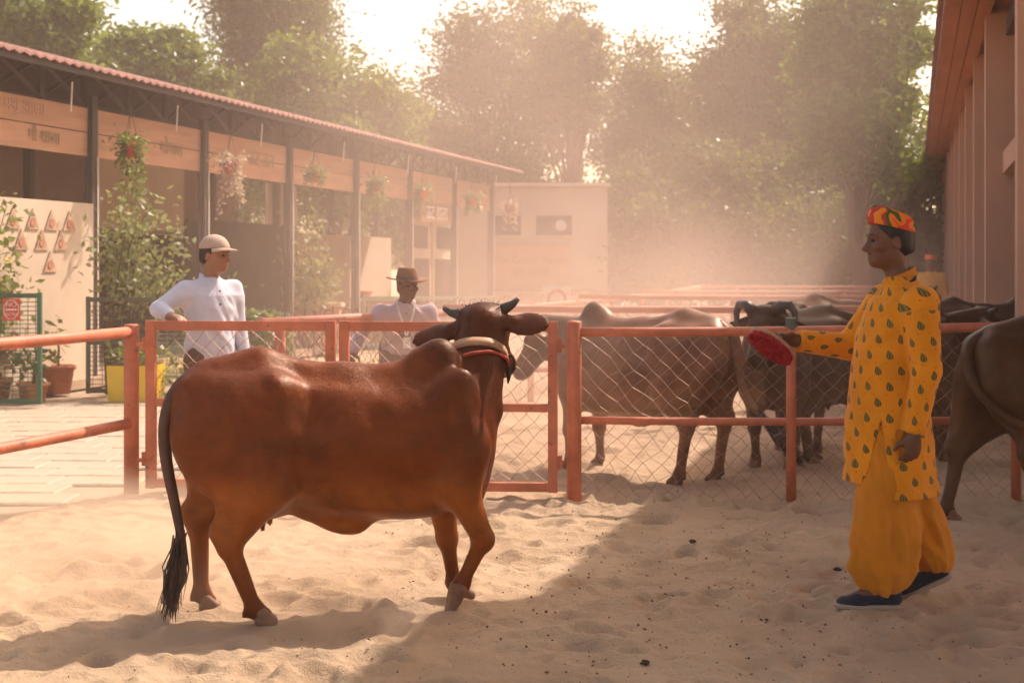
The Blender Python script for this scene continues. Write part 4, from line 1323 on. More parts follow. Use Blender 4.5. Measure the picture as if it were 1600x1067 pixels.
def person_body(J, h=0.006):
    """one continuous skin surface: head with face, neck, trunk, arms with hands, legs"""
    F = Field(J['lo'], J['hi'], h)
    A, C = F.ell, F.cone
    M, G = head_frame(J['head'], J['look'], J.get('up', (0, 0, 1)))
    pel, ch, nk = [np.array(J[k], float) for k in ('pelvis', 'chest', 'neck')]
    C(pel, ch, 0.095, 0.095, k=.05)
    C(ch, nk, 0.09, 0.052, k=.05)
    C(nk, G(-0.02, 0, -0.075), 0.055, 0.052, k=.03)
    for s in 'LR':
        sh, el, wr = [np.array(J[k + s], float) for k in ('sh', 'el', 'wr')]
        C(ch + (0, 0, .06), sh, 0.07, 0.05, k=.05)
        C(sh, el, 0.050, 0.040, k=.03)
        C(el, wr, 0.040, 0.027, k=.03)
        hand(F, wr, J['hd' + s], J['pm' + s], J.get('curl' + s, .4), 1 if s == 'R' else -1, J.get('spread' + s, 0.2))
        hp, kn, an = [np.array(J[k + s], float) for k in ('hp', 'kn', 'an')]
        C(hp, kn, 0.085, 0.058, k=.05)
        C(kn, an, 0.055, 0.037, k=.04)
        C(an, np.array(J['toe' + s], float), 0.036, 0.026, k=.02)
    # head
    A(G(-0.012, 0, 0.03), (0.098, 0.077, 0.092), M, k=.02)
    A(G(0.030, 0, -0.045), (0.062, 0.058, 0.075), M, k=.035)
    A(G(0.068, 0, -0.093), (0.024, 0.028, 0.020), M, k=.025)
    A(G(-0.01, 0, -0.06), (0.06, 0.055, 0.045), M, k=.03)
    C(G(0.082, 0, 0.008), G(0.109, 0, -0.030), 0.010, 0.0135, k=.014)
    A(G(0.097, 0, -0.036), (0.014, 0.019, 0.009), M, k=.008)
    A(G(0.086, 0, -0.062), (0.012, 0.024, 0.006), M, k=.007)
    A(G(0.084, 0, -0.075), (0.012, 0.021, 0.0065), M, k=.007)
    for s in (-1, 1):
        C(G(0.084, s * 0.012, 0.024), G(0.070, s * 0.050, 0.024), 0.010, 0.010, k=.012)
        A(G(0.090, s * 0.032, 0.003), (0.014, 0.019, 0.011), M, k=.012, sub=True)
        A(G(0.058, s * 0.052, -0.022), (0.025, 0.018, 0.018), M, k=.02)
        # ear
        ce = G(-0.012, s * 0.079, -0.012)
        A(ce, (0.019, 0.009, 0.032), M @ rotm(0, R(12), s * R(-18)), k=.010)
        A(G(-0.008, s * 0.089, -0.010), (0.009, 0.006, 0.018), M, k=.006, sub=True)
    return F, M, G
def face_bits(t, G, M, skin_dark=None):
    for s in (-1, 1):
        c = G(0.078, s * 0.032, 0.003)
        MB().lathe([(0.001, -.006), (.008, -.005), (.0115, 0), (.008, .005), (.001, .006)], c, 10, cap=False).build('eye', EYE, t, True)
        q = MB(); q.tube([G(0.0905, s * 0.012, 0.030), G(0.0865, s * 0.032, 0.034), G(0.074, s * 0.054, 0.028)], [.0035, .004, .002], 5)
        q.build('eyebrow', HAIRM, t, True)
def hair_mesh(J, G, M, hair_z=-0.035, h=0.005, front=0.055, back=-0.085):
    c = np.array(J['head'], float)
    F = Field(c - .17, c + .17, h)
    F.ell(G(-0.016, 0, 0.032), (0.103, 0.083, 0.098), M, k=.01)
    F.ell(G(-0.055, 0, -0.03), (0.060, 0.066, 0.06), M, k=.02)
    def cutter(X, Y, Z):
        lx = (X - c[0]) * M[0, 0] + (Y - c[1]) * M[1, 0] + (Z - c[2]) * M[2, 0]
        lz = (X - c[0]) * M[0, 2] + (Y - c[1]) * M[1, 2] + (Z - c[2]) * M[2, 2]
        a = (lx - front) * 0.9 - (lz - 0.06) * 0.25                # forehead line
        b = np.where(lx > -0.01, (-0.012 - lz) + (lx + .01) * .9, (back - lz) * 0.8 - (lx + .01) * .25)
        s = (lx - 0.022) - np.maximum(lz - 0.02, 0) * .9          # sideburns in front of the ear
        return np.maximum(np.maximum(a, b), s)
    F.cut(cutter)
    return F.mesh('hair')
def cloth(name, c, rough=0.85, var=0.12, scale=5, weave=220, bump=0.25, trans=0.0, stripes=None):
    m, nt, b = new_mat(name)
    c = np.array(c)
    f = noise(nt, scale, 4, 0.6)
    col = ramp(nt, f, [(0.3, c * (1 - var)), (0.7, np.clip(c * (1 + var), 0, 1))])
    nt.links.new(col, b.inputs['Base Color'])
    b.inputs['Roughness'].default_value = rough
    b.inputs['Specular IOR Level'].default_value = 0.2
    b.inputs['Sheen Weight'].default_value = 0.12
    f2 = noise(nt, weave, 2, 0.5); f3 = noise(nt, 11, 4, 0.6, stretch=(1, 1, .45), dist=.6)
    add_bump(nt, b, math_n(nt, 'ADD', math_n(nt, 'MULTIPLY', f2, .15), f3), bump, 0.03)
    return m, nt, b, col
def shoe(t, an, toe, m_up, m_sole, up=(0, 0, 1), lift=0.0):
    an, toe = np.array(an, float), np.array(toe, float)
    f = toe - an; f[2] = 0; f /= np.linalg.norm(f); s = np.cross((0, 0, 1), f)
    pitch = lift
    c = an.copy()
    F = Field((-.16, -.08, -.03), (.24, .08, .16), 0.006)
    F.cone((-.045, 0, .045), (.10, 0, .038), 0.040, 0.036, k=.03).ell((.125, 0, .03), (.075, .045, .03), k=.03).cone((-.04, 0, .06), (-.02, 0, .09), .036, .034, k=.03)
    F.ell((-.012, 0, .105), (.032, .026, .05), k=.01, sub=True).cut_below(0.018)
    Q = Field((-.16, -.08, -.03), (.24, .08, .08), 0.006)
    Q.cone((-.045, 0, .012), (.05, 0, .012), .044, .040, k=.02).ell((.125, 0, .012), (.085, .050, .03), k=.03)
    Q.cut(lambda X, Y, Z: np.abs(Z - .010 - .25 * np.maximum(X - .12, 0) ** 1.3) - .013)
    cp, sp = math.cos(pitch), math.sin(pitch)
    MM = np.array([[f[0], s[0], 0], [f[1], s[1], 0], [0, 0, 1.0]]) @ np.array([[cp, 0, sp], [0, 1, 0], [-sp, 0, cp]])
    base = np.array([an[0], an[1], J_FLOOR])
    toe_p = np.array([.15, 0, 0.0])
    off = base if not lift else base + np.array([f[0] * .15, f[1] * .15, 0]) - MM @ toe_p
    fn = lambda v: v @ MM.T + off
    o = mesh_obj('shoe', F.mesh('shoe', 1, fn), m_up, t, True)
    mesh_obj('sole', Q.mesh('sole', 1, fn), m_sole, o, True)
J_FLOOR = 0.002

# ---- printed yellow cotton
def kurta_material():
    m, nt, b, col = cloth('yellow_printed_cotton', (0.74, 0.27, 0.008), var=0.12)
    uv = nt.nodes.new('ShaderNodeUVMap'); uv.uv_map = 'UVMap'
    sp = nt.nodes.new('ShaderNodeSeparateXYZ'); nt.links.new(uv.outputs[0], sp.inputs[0])
    def motif(sx, sy, ox, oy):
        u = math_n(nt, 'ADD', math_n(nt, 'DIVIDE', sp.outputs[0], sx), ox); v = math_n(nt, 'ADD', math_n(nt, 'DIVIDE', sp.outputs[1], sy), oy)
        row = math_n(nt, 'FLOOR', v)
        u = math_n(nt, 'ADD', u, math_n(nt, 'MULTIPLY', row, 0.5))
        cu = math_n(nt, 'SUBTRACT', math_n(nt, 'FRACT', u), 0.5); cv = math_n(nt, 'SUBTRACT', math_n(nt, 'FRACT', v), 0.5)
        return math_n(nt, 'MULTIPLY', cu, sx), math_n(nt, 'MULTIPLY', cv, sy)
    cu, cv = motif(0.094, 0.068, 0.1, 0.2)
    t = math_n(nt, 'DIVIDE', math_n(nt, 'ADD', cv, 0.019), 0.042, clamp=True)
    hw = math_n(nt, 'MULTIPLY', math_n(nt, 'MULTIPLY', math_n(nt, 'SQRT', t), math_n(nt, 'SUBTRACT', 1.0, t)), 0.037)
    bend = math_n(nt, 'MULTIPLY', math_n(nt, 'MULTIPLY', t, t), 0.009)
    au = math_n(nt, 'ABSOLUTE', math_n(nt, 'SUBTRACT', cu, bend))
    mask = math_n(nt, 'LESS_THAN', au, hw)
    inner = math_n(nt, 'LESS_THAN', au, math_n(nt, 'MULTIPLY', hw, 0.55))
    core = math_n(nt, 'LESS_THAN', au, math_n(nt, 'MULTIPLY', hw, 0.26))
    dots_u, dots_v = motif(0.047, 0.068, 0.35, 0.7)
    dot = math_n(nt, 'LESS_THAN', math_n(nt, 'ADD', math_n(nt, 'MULTIPLY', dots_u, dots_u), math_n(nt, 'MULTIPLY', dots_v, dots_v)), 0.0024 ** 2)
    c = mixc(nt, dot, col, (0.30, 0.07, 0.01))
    c = mixc(nt, mask, c, (0.10, 0.085, 0.035))
    c = mixc(nt, inner, c, (0.30, 0.19, 0.03))
    c = mixc(nt, core, c, (0.10, 0.085, 0.035))
    nt.links.new(c, b.inputs['Base Color'])
    return m
KURTA = kurta_material()
MUSTARD = cloth('mustard_cotton', (0.60, 0.215, 0.012), var=0.12, bump=0.35)[0]
NAVY = cloth('navy_canvas', (0.022, 0.026, 0.045), bump=.1)[0]
SOLE = pbr('grey_rubber', (0.34, 0.27, 0.22), 0.8, 0.15, 12)

def add_uv(me, uvf):
    v = np.empty(len(me.vertices) * 3); me.vertices.foreach_get('co', v); v = v.reshape(-1, 3)
    li = np.empty(len(me.loops), np.int32); me.loops.foreach_get('vertex_index', li)
    uv = uvf(v)[li]
    me.uv_layers.new(name='UVMap').data.foreach_set('uv', uv.ravel().astype(np.float32))

def patchwork_cap(name):
    m, nt, b = new_mat(name)
    f = noise(nt, 9, 1, 0.3, dist=.6)
    c = ramp(nt, f, [(0.0, (0.72, 0.05, 0.02)), (0.40, (0.80, 0.20, 0.012)), (0.47, (0.05, 0.11, 0.02)), (0.57, (0.45, 0.04, 0.04)), (0.64, (0.80, 0.24, 0.01))])
    for n_ in nt.nodes:
        if n_.type == 'VALTORGB': n_.color_ramp.interpolation = 'CONSTANT'
    nt.links.new(c, b.inputs['Base Color']); b.inputs['Roughness'].default_value = 0.8
    add_bump(nt, b, noise(nt, 90, 2), 0.3, .01)
    return m
CAPM_P = patchwork_cap('patchwork_cap')

def round_cap(t, J, M, G, m, h=0.004, z0=0.055):
    c = np.array(J['head'], float)
    F = Field(c - .16, c + .2, h)
    F.cone(G(-0.012, 0, 0.045), G(-0.008, 0, 0.095), 0.106, 0.098, k=.02)
    def cutter(X, Y, Z):
        p = [X - c[0], Y - c[1], Z - c[2]]
        l = [p[0] * M[0, i] + p[1] * M[1, i] + p[2] * M[2, i] for i in range(3)]
        e = np.sqrt((l[0] + .012) ** 2 / .112 ** 2 + l[1] ** 2 / .089 ** 2) - 1
        tilt = l[2] - 0.30 * (l[0] + .01)
        return np.maximum(np.maximum(e * .09, z0 - tilt), tilt - (z0 + 0.078 + .012 * np.clip(l[0] / .1, -1, 1)))
    F.cut(cutter)
    return mesh_obj('cap', F.mesh('cap', 2), m, t, True)

# ---- man in yellow: faces the cow, right arm forward with a brush
def yellow_man():
    loc = (1.668, 6.30, 0)
    t = thing('person', 'man in yellow printed kurta and patchwork cap walking with a red brush', 'person', (loc[0], loc[1], ground_z(loc[0], loc[1])), math.pi)
    J = dict(lo=(-.42, -.40, -.02), hi=(.60, .42, 1.80), head=(0.0, 0.0, 1.605), look=(1, 0.05, -0.06), pelvis=(0.0, 0, .90), chest=(-0.02, 0, 1.22), neck=(-.05, 0, 1.42),
             shL=(-.09, .19, 1.345), elL=(-.10, .235, 1.05), wrL=(-.045, .235, .775), hdL=(.10, 0.0, -1), pmL=(.25, -1, 0), curlL=.75,
             shR=(-.03, -.19, 1.345), elR=(.12, -.23, 1.125), wrR=(.375, -.155, 1.155), hdR=(1, .12, .12), pmR=(.5, .62, -.6), curlR=.30,
             hpL=(.02, .09, .88), knL=(.05, .10, .50), anL=(.055, .10, .09), toeL=(.20, .10, .04),
             hpR=(-.02, -.09, .88), knR=(-.09, -.10, .50), anR=(-.245, -.10, .13), toeR=(-.11, -.10, .05))
    # the near side of the body is the left one: y is mirrored so that it faces the camera
    F, M, G = person_body(J, 0.0058)
    mesh_obj('body', F.mesh('body', 1), SKIN, t, True)
    face_bits(t, G, M)
    mesh_obj('hair', hair_mesh(J, G, M), HAIRM, t, True)
    MB().tube([G(0.088, -.024, -.054), G(0.0955, 0, -.051), G(0.088, .024, -.054)], [.002, .004, .002], 5).build('moustache', HAIRM, t, True)
    round_cap(t, J, M, G, CAPM_P)
    # trousers: wide, gathered at the ankle
    T = Field((-.42, -.34, .03), (.30, .34, 1.0), 0.0075)
    def fold(a, z):
        u = np.cos(a) * .15; w = np.sin(a) * .15
        return 0.045 * value_noise(u + w * .7 + z * .20, w * .3 + z * .12, .075, 51) + 0.022 * value_noise(u - w * .8 - z * .3, z * .22 + w * .2, .04, 52) + .016 * value_noise(u + w, z * 1.2 - u, .07, 53) + .020 * value_noise(a * .15 + z * .04, z * .10, .030, 54) * np.clip((.62 - z) * 3, 0, 1)
    loft(T, [.06, .10, .17, .30, .50, .72, .92], [.05, .05, .05, .045, .035, .02, .0], [.10, .10, .10, .10, .095, .085, .06], [.055, .105, .142, .150, .140, .115, .10], [.055, .08, .10, .108, .108, .105, .09], .03, fold)
    loft(T, [.12, .16, .22, .34, .52, .72, .92], [-.235, -.225, -.205, -.165, -.10, -.05, -.01], [-.10, -.10, -.10, -.10, -.10, -.085, -.06], [.06, .085, .108, .115, .12, .11, .10], [.055, .08, .10, .11, .115, .105, .09], .035, fold)
    mesh_obj('trousers', T.mesh('trousers', 1), MUSTARD, t, True)
    # kurta
    K = Field((-.36, -.36, .44), (.48, .36, 1.50), 0.0062)
    def kf(a, z):
        u = np.cos(a) * .17; w = np.sin(a) * .17
        k = np.clip((1.25 - z) * 2.0, 0.25, 1)
        return k * (0.020 * value_noise(u + w * .8 + z * .16, w * .3 + z * .10, .075, 55) + 0.012 * value_noise(u - w - z * .5, z * .5, .045, 56)) + .008 * value_noise(u + w, z * 1.4 + u, .06, 57)
    loft(K, [.47, .60, .75, .90, 1.05, 1.20, 1.32, 1.40, 1.45], [-.012, -.008, -.002, .0, .0, -.012, -.035, -.055, -.05], [0] * 9,
         [.205, .196, .186, .172, .158, .148, .125, .088, .062], [.205, .20, .195, .185, .178, .18, .178, .115, .066], .03, kf)
    for s in 'LR':
        sh, el, wr = [np.array(J[k + s], float) for k in ('sh', 'el', 'wr')]
        K.cone(sh + (0, 0, -.01), el, .078, .062, k=.04)
        e2 = el + (wr - el) * .97
        K.cone(el, e2, .062, .048, k=.02)
        # cloth bunches along the sleeve
        n = 7
        for i in range(n):
            p = el + (e2 - el) * (i + .6) / n
            K.ell(p, (.052 - .001 * i, .052, .010), rotm(0, 0, 0) if s == 'L' else rotm(0, R(90 + 12 * ((i * 7) % 3 - 1)), 0), k=.012)
        cut_c, cut_d = wr, (wr - el) / np.linalg.norm(wr - el)
        sl, X = K._sub(wr - .1, wr + .1)
        e = (X[0] - wr[0]) * cut_d[0] + (X[1] - wr[1]) * cut_d[1] + (X[2] - wr[2]) * cut_d[2] + .004
        near = np.sqrt(sum((X[i] - wr[i]) ** 2 for i in range(3))) - .075
        K.d[sl] = np.where(near < 0, np.maximum(K.d[sl], e), K.d[sl])
    # side slits and hems
    def slit(X, Y, Z):
        dz = np.clip(.835 - Z, 0, None)
        mid = .075 + dz * .06; half = dz * .17
        inside = np.minimum(half - np.abs(X - mid), np.abs(Y) - .085)
        hem = np.where(X > mid, .545 - Z, .485 - Z)
        return np.maximum(inside, hem)
    K.cut(slit)
    K.ell((-.045, 0, 1.475), (.062, .062, .05), k=.012, sub=True)
    kme = K.mesh('kurta', 1)
    def uvf(v):
        a = np.arctan2(v[:, 0], v[:, 1]) * 0.17
        uv = np.c_[a, v[:, 2]]
        for s in 'LR':
            for p0, p1, r in (('sh', 'el', .085), ('el', 'wr', .075)):
                A_, B_ = np.array(J[p0 + s], float), np.array(J[p1 + s], float)
                ab = B_ - A_; L = np.linalg.norm(ab); d = ab / L
                tt = (v - A_) @ d
                rad = v - A_ - tt[:, None] * d
                dist = np.linalg.norm(rad, axis=1)
                u0 = np.array([1.0, 0, 0]) if abs(d[0]) < .7 else np.array([0, 0, 1.0])
                u0 = u0 - d * (u0 @ d); u0 /= np.linalg.norm(u0); w0 = np.cross(d, u0)
                sel = (dist < r) & (tt > .05 if p0 == 'sh' else tt > -.02) & (tt < L + .05) & (np.abs(v[:, 1]) > .165 if p0 == 'sh' else np.ones(len(v), bool))
                an = np.arctan2(rad @ w0, rad @ u0)
                uv[sel] = np.c_[an * .065 + .02, (-tt if p0 == 'sh' else -tt - .03)][sel]
        return uv
    add_uv(kme, uvf)
    ku = mesh_obj('kurta', kme, KURTA, t, True)
    cb = [(-.05 + .068 * math.cos(a), .066 * math.sin(a), 1.445 - .028 * math.cos(a)) for a in np.linspace(.35, 2 * math.pi - .35, 26)]
    q = MB(); V = []
    for p in cb:
        d = np.array([p[0] + .05, p[1], 0]); d /= np.linalg.norm(d); p = np.array(p)
        V += [p - (0, 0, .022), p + (0, 0, .02) - d * .006, p + (0, 0, .02) - d * .001, p - (0, 0, .022) + d * .006]
    q.add(V, [(i * 4 + j, i * 4 + (j + 1) % 4, i * 4 + 4 + (j + 1) % 4, i * 4 + 4 + j) for i in range(25) for j in range(4)]).build('collar', MUSTARD, t, True)
    # dark cord round the neck and collar band
    MB().tube([(-.115, .02, 1.452), (-.095, .075, 1.435), (-.02, .098, 1.395), (.055, .075, 1.33), (.098, .03, 1.27), (.112, -.01, 1.22)], .0065, 6).build('neck_cord', NAVY, t, True)
    MB().box((.128, .02, 1.085), (.02, .045, .06)).build('pouch', NAVY, t)
    shoe(t, J['anL'], J['toeL'], NAVY, SOLE)
    shoe(t, J['anR'], J['toeR'], NAVY, SOLE, lift=0.42)
    return t, J
ym, YJ = yellow_man()

# grooming brush in his hand
def brush():
    p = np.array(YJ['wrR'], float)
    z = np.array([.50, .62, .60]); z /= np.linalg.norm(z)
    c = np.array([1.668 - p[0] - .095, 6.30 - p[1] - .005, p[2] + .012 + ground_z(1.668, 6.30)]) - z * .052
    b = thing('grooming_brush', 'oval red-bristled grooming brush with a wooden back, in the man\'s hand', 'brush', c)
    z = np.array([.50, .62, .60]); z /= np.linalg.norm(z)
    x = np.array([.80, -.12, -.58]); x -= z * (x @ z); x /= np.linalg.norm(x); y = np.cross(z, x)
    from mathutils import Matrix
    b.rotation_euler = Matrix(np.stack([x, y, z], 1).tolist()).to_euler()
    n = 28
    a = np.arange(n) * 2 * math.pi / n
    prof = [(0.0, 0.0), (.90, 0.0), (1.0, .006), (1.0, .016), (.9, .022), (0, .024)]
    def disc(pr, z0, ex, ey, jit=0):
        v = []; f = []
        for i, (r, z) in enumerate(pr):
            for j in range(n):
                v.append((ex * r * math.cos(a[j]), ey * r * math.sin(a[j]), z0 + z))
        for i in range(len(pr) - 1):
            for j in range(n):
                k = (j + 1) % n
                f.append((i * n + j, i * n + k, (i + 1) * n + k, (i + 1) * n + j))
        return v, f
    WOOD = pbr('pale_wood', (.46, .24, .15), .6, .15, 14, stretch=(1, 6, 1))
    MB().add(*disc(prof, 0, .118, .060)).build('wooden_back', WOOD, b, True)
    BR = pbr('red_bristle', (.40, .012, .02), .7, .3, 40)
    q = MB(); rr = np.random.default_rng(3)
    for i in range(900):
        r_ = math.sqrt(rr.random()) * .94; an = rr.uniform(0, 2 * math.pi)
        x, y = .116 * r_ * math.cos(an), .058 * r_ * math.sin(an)
        l = .030 + rr.normal(0, .0015); fl = r_ * .006
        q.tube([(x, y, .001), (x + fl * math.cos(an), y + fl * math.sin(an), -l)], [.0022, .0026], 4)
    tag(q.build('bristles', BR, b), kind='stuff')
    q = MB()
    pts = np.array([(.0 + .0 * i, y, z_) for i, (y, z_) in enumerate(((-.06, .012), (-.05, .032), (-.02, .05), (.02, .05), (.05, .032), (.06, .012)))])
    v = []
    for p_ in pts:
        v += [p_ + (-.019, 0, 0), p_ + (.019, 0, 0), p_ + (.019, 0, .004), p_ + (-.019, 0, .004)]
    f = []
    for i in range(len(pts) - 1):
        for j in range(4):
            f.append((i * 4 + j, i * 4 + (j + 1) % 4, (i + 1) * 4 + (j + 1) % 4, (i + 1) * 4 + j))
    q.add(v, f).build('strap', cloth('grey_webbing', (.13, .12, .10))[0], b)
brush()
# ---- the other people
WHITE_SHIRT = cloth('pale_blue_shirt', (0.58, 0.60, 0.70), var=0.05, bump=0.4)[0]
LILAC_SHIRT = cloth('lilac_shirt', (0.46, 0.36, 0.40), var=0.08, bump=0.4)[0]
GREY_TROUSER = cloth('grey_brown_trousers', (0.17, 0.11, 0.085), bump=.3)[0]
KHAKI = cloth('khaki_cap', (0.46, 0.34, 0.27), bump=.15)[0]
FELT = cloth('brown_felt', (0.24, 0.115, 0.06), bump=.15)[0]
YELLOW_SHIRT = cloth('yellow_shirt', (0.66, 0.33, 0.03), bump=.3)[0]
def shirt(J, name, m, t, hem=.78, h=0.0075, sleeve=1.0, belly=.0, collar=True):
    K = Field(J['lo'], J['hi'], h)
    pel, ch, nk = [np.array(J[k], float) for k in ('pelvis', 'chest', 'neck')]
    ax = (nk - pel)
    # the trunk leans along pelvis > chest > neck
    zs = np.array([hem - .02, pel[2] + .04, (pel[2] + ch[2]) / 2, ch[2], ch[2] + .09, nk[2] - .03, nk[2] + .015])
    def fx(i):
        return np.interp(zs, [pel[2], ch[2], nk[2]], [pel[i], ch[i], nk[i]])
    def kf(a, z):
        u = np.cos(a) * .15; w = np.sin(a) * .15
        return 0.022 * value_noise(u + w * .8 + z * .3, w * .3 + z * .2, .07, 61) + 0.014 * value_noise(u - w - z * .7, z * .6, .045, 62)
    loft(K, zs, fx(0), fx(1), [.135 + belly, .13 + belly, .125 + belly, .13, .12, .085, .06], [.175, .17, .165, .178, .185, .12, .066], .03, kf)
    for s in 'LR':
        sh, el, wr = [np.array(J[k + s], float) for k in ('sh', 'el', 'wr')]
        K.cone(sh + (0, 0, -.005), el, .064, .050, k=.09)
        e2 = el + (wr - el) * sleeve
        K.cone(el, e2, .050, .038, k=.02)
        for i in range(5):
            p = el + (e2 - el) * (i + .5) / 5
            K.cone(p, p + np.array([.003, .003, .006]), .046 - .001 * i, .044, k=.02)
    K.cut_below(hem)
    me = K.mesh('shirt', 1)
    o = mesh_obj(name, me, m, t, True)
    if collar:
        for s in (-1, 1):
            q = MB().add([nk + (.045, s * .012, .0), nk + (.01, s * .062, .035), nk + (-.05, s * .05, .045), nk + (-.05, s * .062, .0), nk + (.035, s * .072, -.02), nk + (.075, s * .035, -.045)], [(0, 1, 4, 5), (1, 2, 3, 4)])
            q.build('collar', m, o, True)
        for k in range(4):
            z = nk[2] - .08 - .09 * k
            c = np.array([np.interp(z, [pel[2], ch[2], nk[2]], [pel[0], ch[0], nk[0]]) + .128, 0, z])
            bt = MB().lathe([(0, 0), (.007, 0), (.007, .003), (0, .003)], (0, 0, 0), 8, cap=False).build('button', CAPM, o)
            bt.location = c; bt.rotation_euler = (0, R(90), 0)
    return o
def trousers(J, m, t, h=0.009):
    T = Field(J['lo'], J['hi'], h)
    pel = np.array(J['pelvis'], float)
    T.cone(pel + (0, -.04, .02), pel + (0, .04, .02), .125, .125, k=.03)
    for s in 'LR':
        hp, kn, an = [np.array(J[k + s], float) for k in ('hp', 'kn', 'an')]
        T.cone(hp, kn, .105, .08, k=.04).cone(kn, an + (0, 0, .03), .08, .062, k=.04)
    mesh_obj('trousers', T.mesh('trousers', 1), m, t, True)
def baseball_cap(t, J, M, G, m):
    c = np.array(J['head'], float)
    F = Field(c - .2, c + .26, 0.005)
    F.ell(G(-0.012, 0, 0.040), (0.110, 0.090, 0.100), M, k=.01)
    def lc(X, Y, Z):
        p = [X - c[0], Y - c[1], Z - c[2]]
        return [p[0] * M[0, i] + p[1] * M[1, i] + p[2] * M[2, i] for i in range(3)]
    F.cut(lambda X, Y, Z: (0.045 - lc(X, Y, Z)[2]) + .12 * lc(X, Y, Z)[0])
    cap = mesh_obj('cap', F.mesh('cap'), m, t, True)
    v, f = [], []
    n = 13
    for i in range(n):
        a = -1.25 + 2.5 * i / (n - 1)
        for r, dz in ((0.085, 0), (0.175 - .03 * abs(a), -.012)):
            for th in (0, -.006):
                v.append(G(-.01 + r * math.cos(a) * 1.0, r * math.sin(a) * .85 if r > .1 else .088 * math.sin(a), 0.060 + dz + th - .018 * (a * a) * (r / .17)))
    for i in range(n - 1):
        o_ = i * 4; p_ = o_ + 4
        f += [(o_, p_, p_ + 2, o_ + 2), (o_ + 1, o_ + 3, p_ + 3, p_ + 1), (o_ + 2, p_ + 2, p_ + 3, o_ + 3)]
    MB().add(v, f).build('brim', m, cap, True)
    MB().lathe([(0, 0), (.007, .001), (.006, .006), (0, .007)], G(-.012, 0, .138), 8, cap=False).build('button', m, cap)
def brim_hat(t, J, M, G, m):
    n = 32
    a = np.arange(n) * 2 * math.pi / n
    prof = [(.088, .075, .035), (.100, .086, .040), (.182, .165, .052), (.190, .173, .058), (.100, .088, .050), (.098, .086, .085), (.090, .078, .125), (.084, .070, .148), (.060, .046, .150), (.030, .02, .132), (.002, .002, .128)]
    v, f = [], []
    for rx, ry, z in prof:
        for j in range(n):
            dip = 0.016 * math.cos(a[j]) ** 2 * (1 if .15 < rx else 0)
            pin = (1 - .16 * max(0, math.cos(a[j])) ** 3) if z > .1 else 1
            v.append(G(-.012 + rx * math.cos(a[j]) * pin, ry * math.sin(a[j]), z - dip + (.012 * math.sin(a[j]) ** 2 if rx > .15 else 0)))
    for i in range(len(prof) - 1):
        for j in range(n):
            k = (j + 1) % n
            f.append((i * n + j, i * n + k, (i + 1) * n + k, (i + 1) * n + j))
    hat = MB().add(v, f).build('hat', m, t, True)
    q = MB()
    v, f = [], []
    for z, g in ((.052, .003), (.078, .003)):
        for j in range(n):
            v.append(G(-.012 + (.1 + g) * math.cos(a[j]), (.088 + g) * math.sin(a[j]), z))
    q.add(v, [(j, (j + 1) % n, n + (j + 1) % n, n + j) for j in range(n)]).build('hat_band', GREY_TROUSER, hat, True)
def standing(lean=0.0, H=1.0):
    return dict(lo=(-.55, -.75, -.02), hi=(.75, .75, 1.80), pelvis=(0, 0, .90), chest=(0, 0, 1.22), neck=(-.01, 0, 1.42), head=(.02, 0, 1.585), look=(1, 0, 0),
                hpL=(0, .09, .86), knL=(.02, .10, .48), anL=(0, .11, .08), toeL=(.15, .12, .04), hpR=(0, -.09, .86), knR=(.02, -.10, .48), anR=(0, -.11, .08), toeR=(.15, -.12, .04),
                shL=(-.01, .185, 1.36), elL=(-.02, .235, 1.08), wrL=(.05, .24, .83), hdL=(.2, 0, -1), pmL=(0, -1, 0),
                shR=(-.01, -.185, 1.36), elR=(-.02, -.235, 1.08), wrR=(.05, -.24, .83), hdR=(.2, 0, -1), pmR=(0, 1, 0))
def finish(t, J, skin, shoes=True, h=.0075, hair=True):
    F, M, G = person_body(J, h)
    mesh_obj('body', F.mesh('body', 1), skin, t, True)
    face_bits(t, G, M)
    if hair:
        mesh_obj('hair', hair_mesh(J, G, M), HAIRM, t, True)
    if shoes:
        shoe(t, J['anL'], J['toeL'], NAVY, SOLE); shoe(t, J['anR'], J['toeR'], NAVY, SOLE)
    return M, G

# man in the pale shirt, right hand on the gate; he faces right and towards us
t = thing('person', 'man in pale blue shirt and khaki cap leaning a hand on the gate', 'person', (-2.06, 9.72, 0), R(-48))
J = standing()
J.update(head=(.03, .02, 1.585), look=(1, .55, -.10), shR=(-.015, -.185, 1.355), elR=(-.07, -.36, 1.22), wrR=(.13, -.375, 1.175), hdR=(1, .25, -.05), pmR=(0, 0, -1), curlR=.38)
M, G = finish(t, J, SKIN_L)
shirt(J, 'shirt', WHITE_SHIRT, t, .80, sleeve=.86, belly=.01)
trousers(J, GREY_TROUSER, t)
baseball_cap(t, J, M, G, KHAKI)

# man in the brimmed hat, bending forward with an arm on the alley fence
t = thing('person', 'man in brown brimmed hat and lilac shirt with a white lanyard, behind the gate', 'person', (-0.90, 11.85, 0.07), R(-80))
J = standing()
J.update(pelvis=(-.22, 0, .76), chest=(0.02, 0, .96), neck=(.13, 0, 1.135), head=(.20, .01, 1.28), look=(1, .35, -.06), hpL=(-.22, .09, .74), hpR=(-.22, -.09, .74), knL=(-.02, .12, .42), knR=(-.02, -.12, .42), anL=(-.16, .12, .08), anR=(-.16, -.12, .08), toeL=(0, .13, .04), toeR=(0, -.13, .04),
         shL=(.09, .205, 1.075), elL=(.10, .27, .80), wrL=(.28, .20, .66), hdL=(.7, -.2, -.6), shR=(.09, -.205, 1.075), elR=(.14, -.36, .90), wrR=(.32, -.45, .74), hdR=(.7, -.2, -.6), pmR=(.3, 0, -1), pmL=(.3, 0, -1))
M, G = finish(t, J, SKIN)
sh = shirt(J, 'shirt', LILAC_SHIRT, t, .70, sleeve=.97, belly=.015)
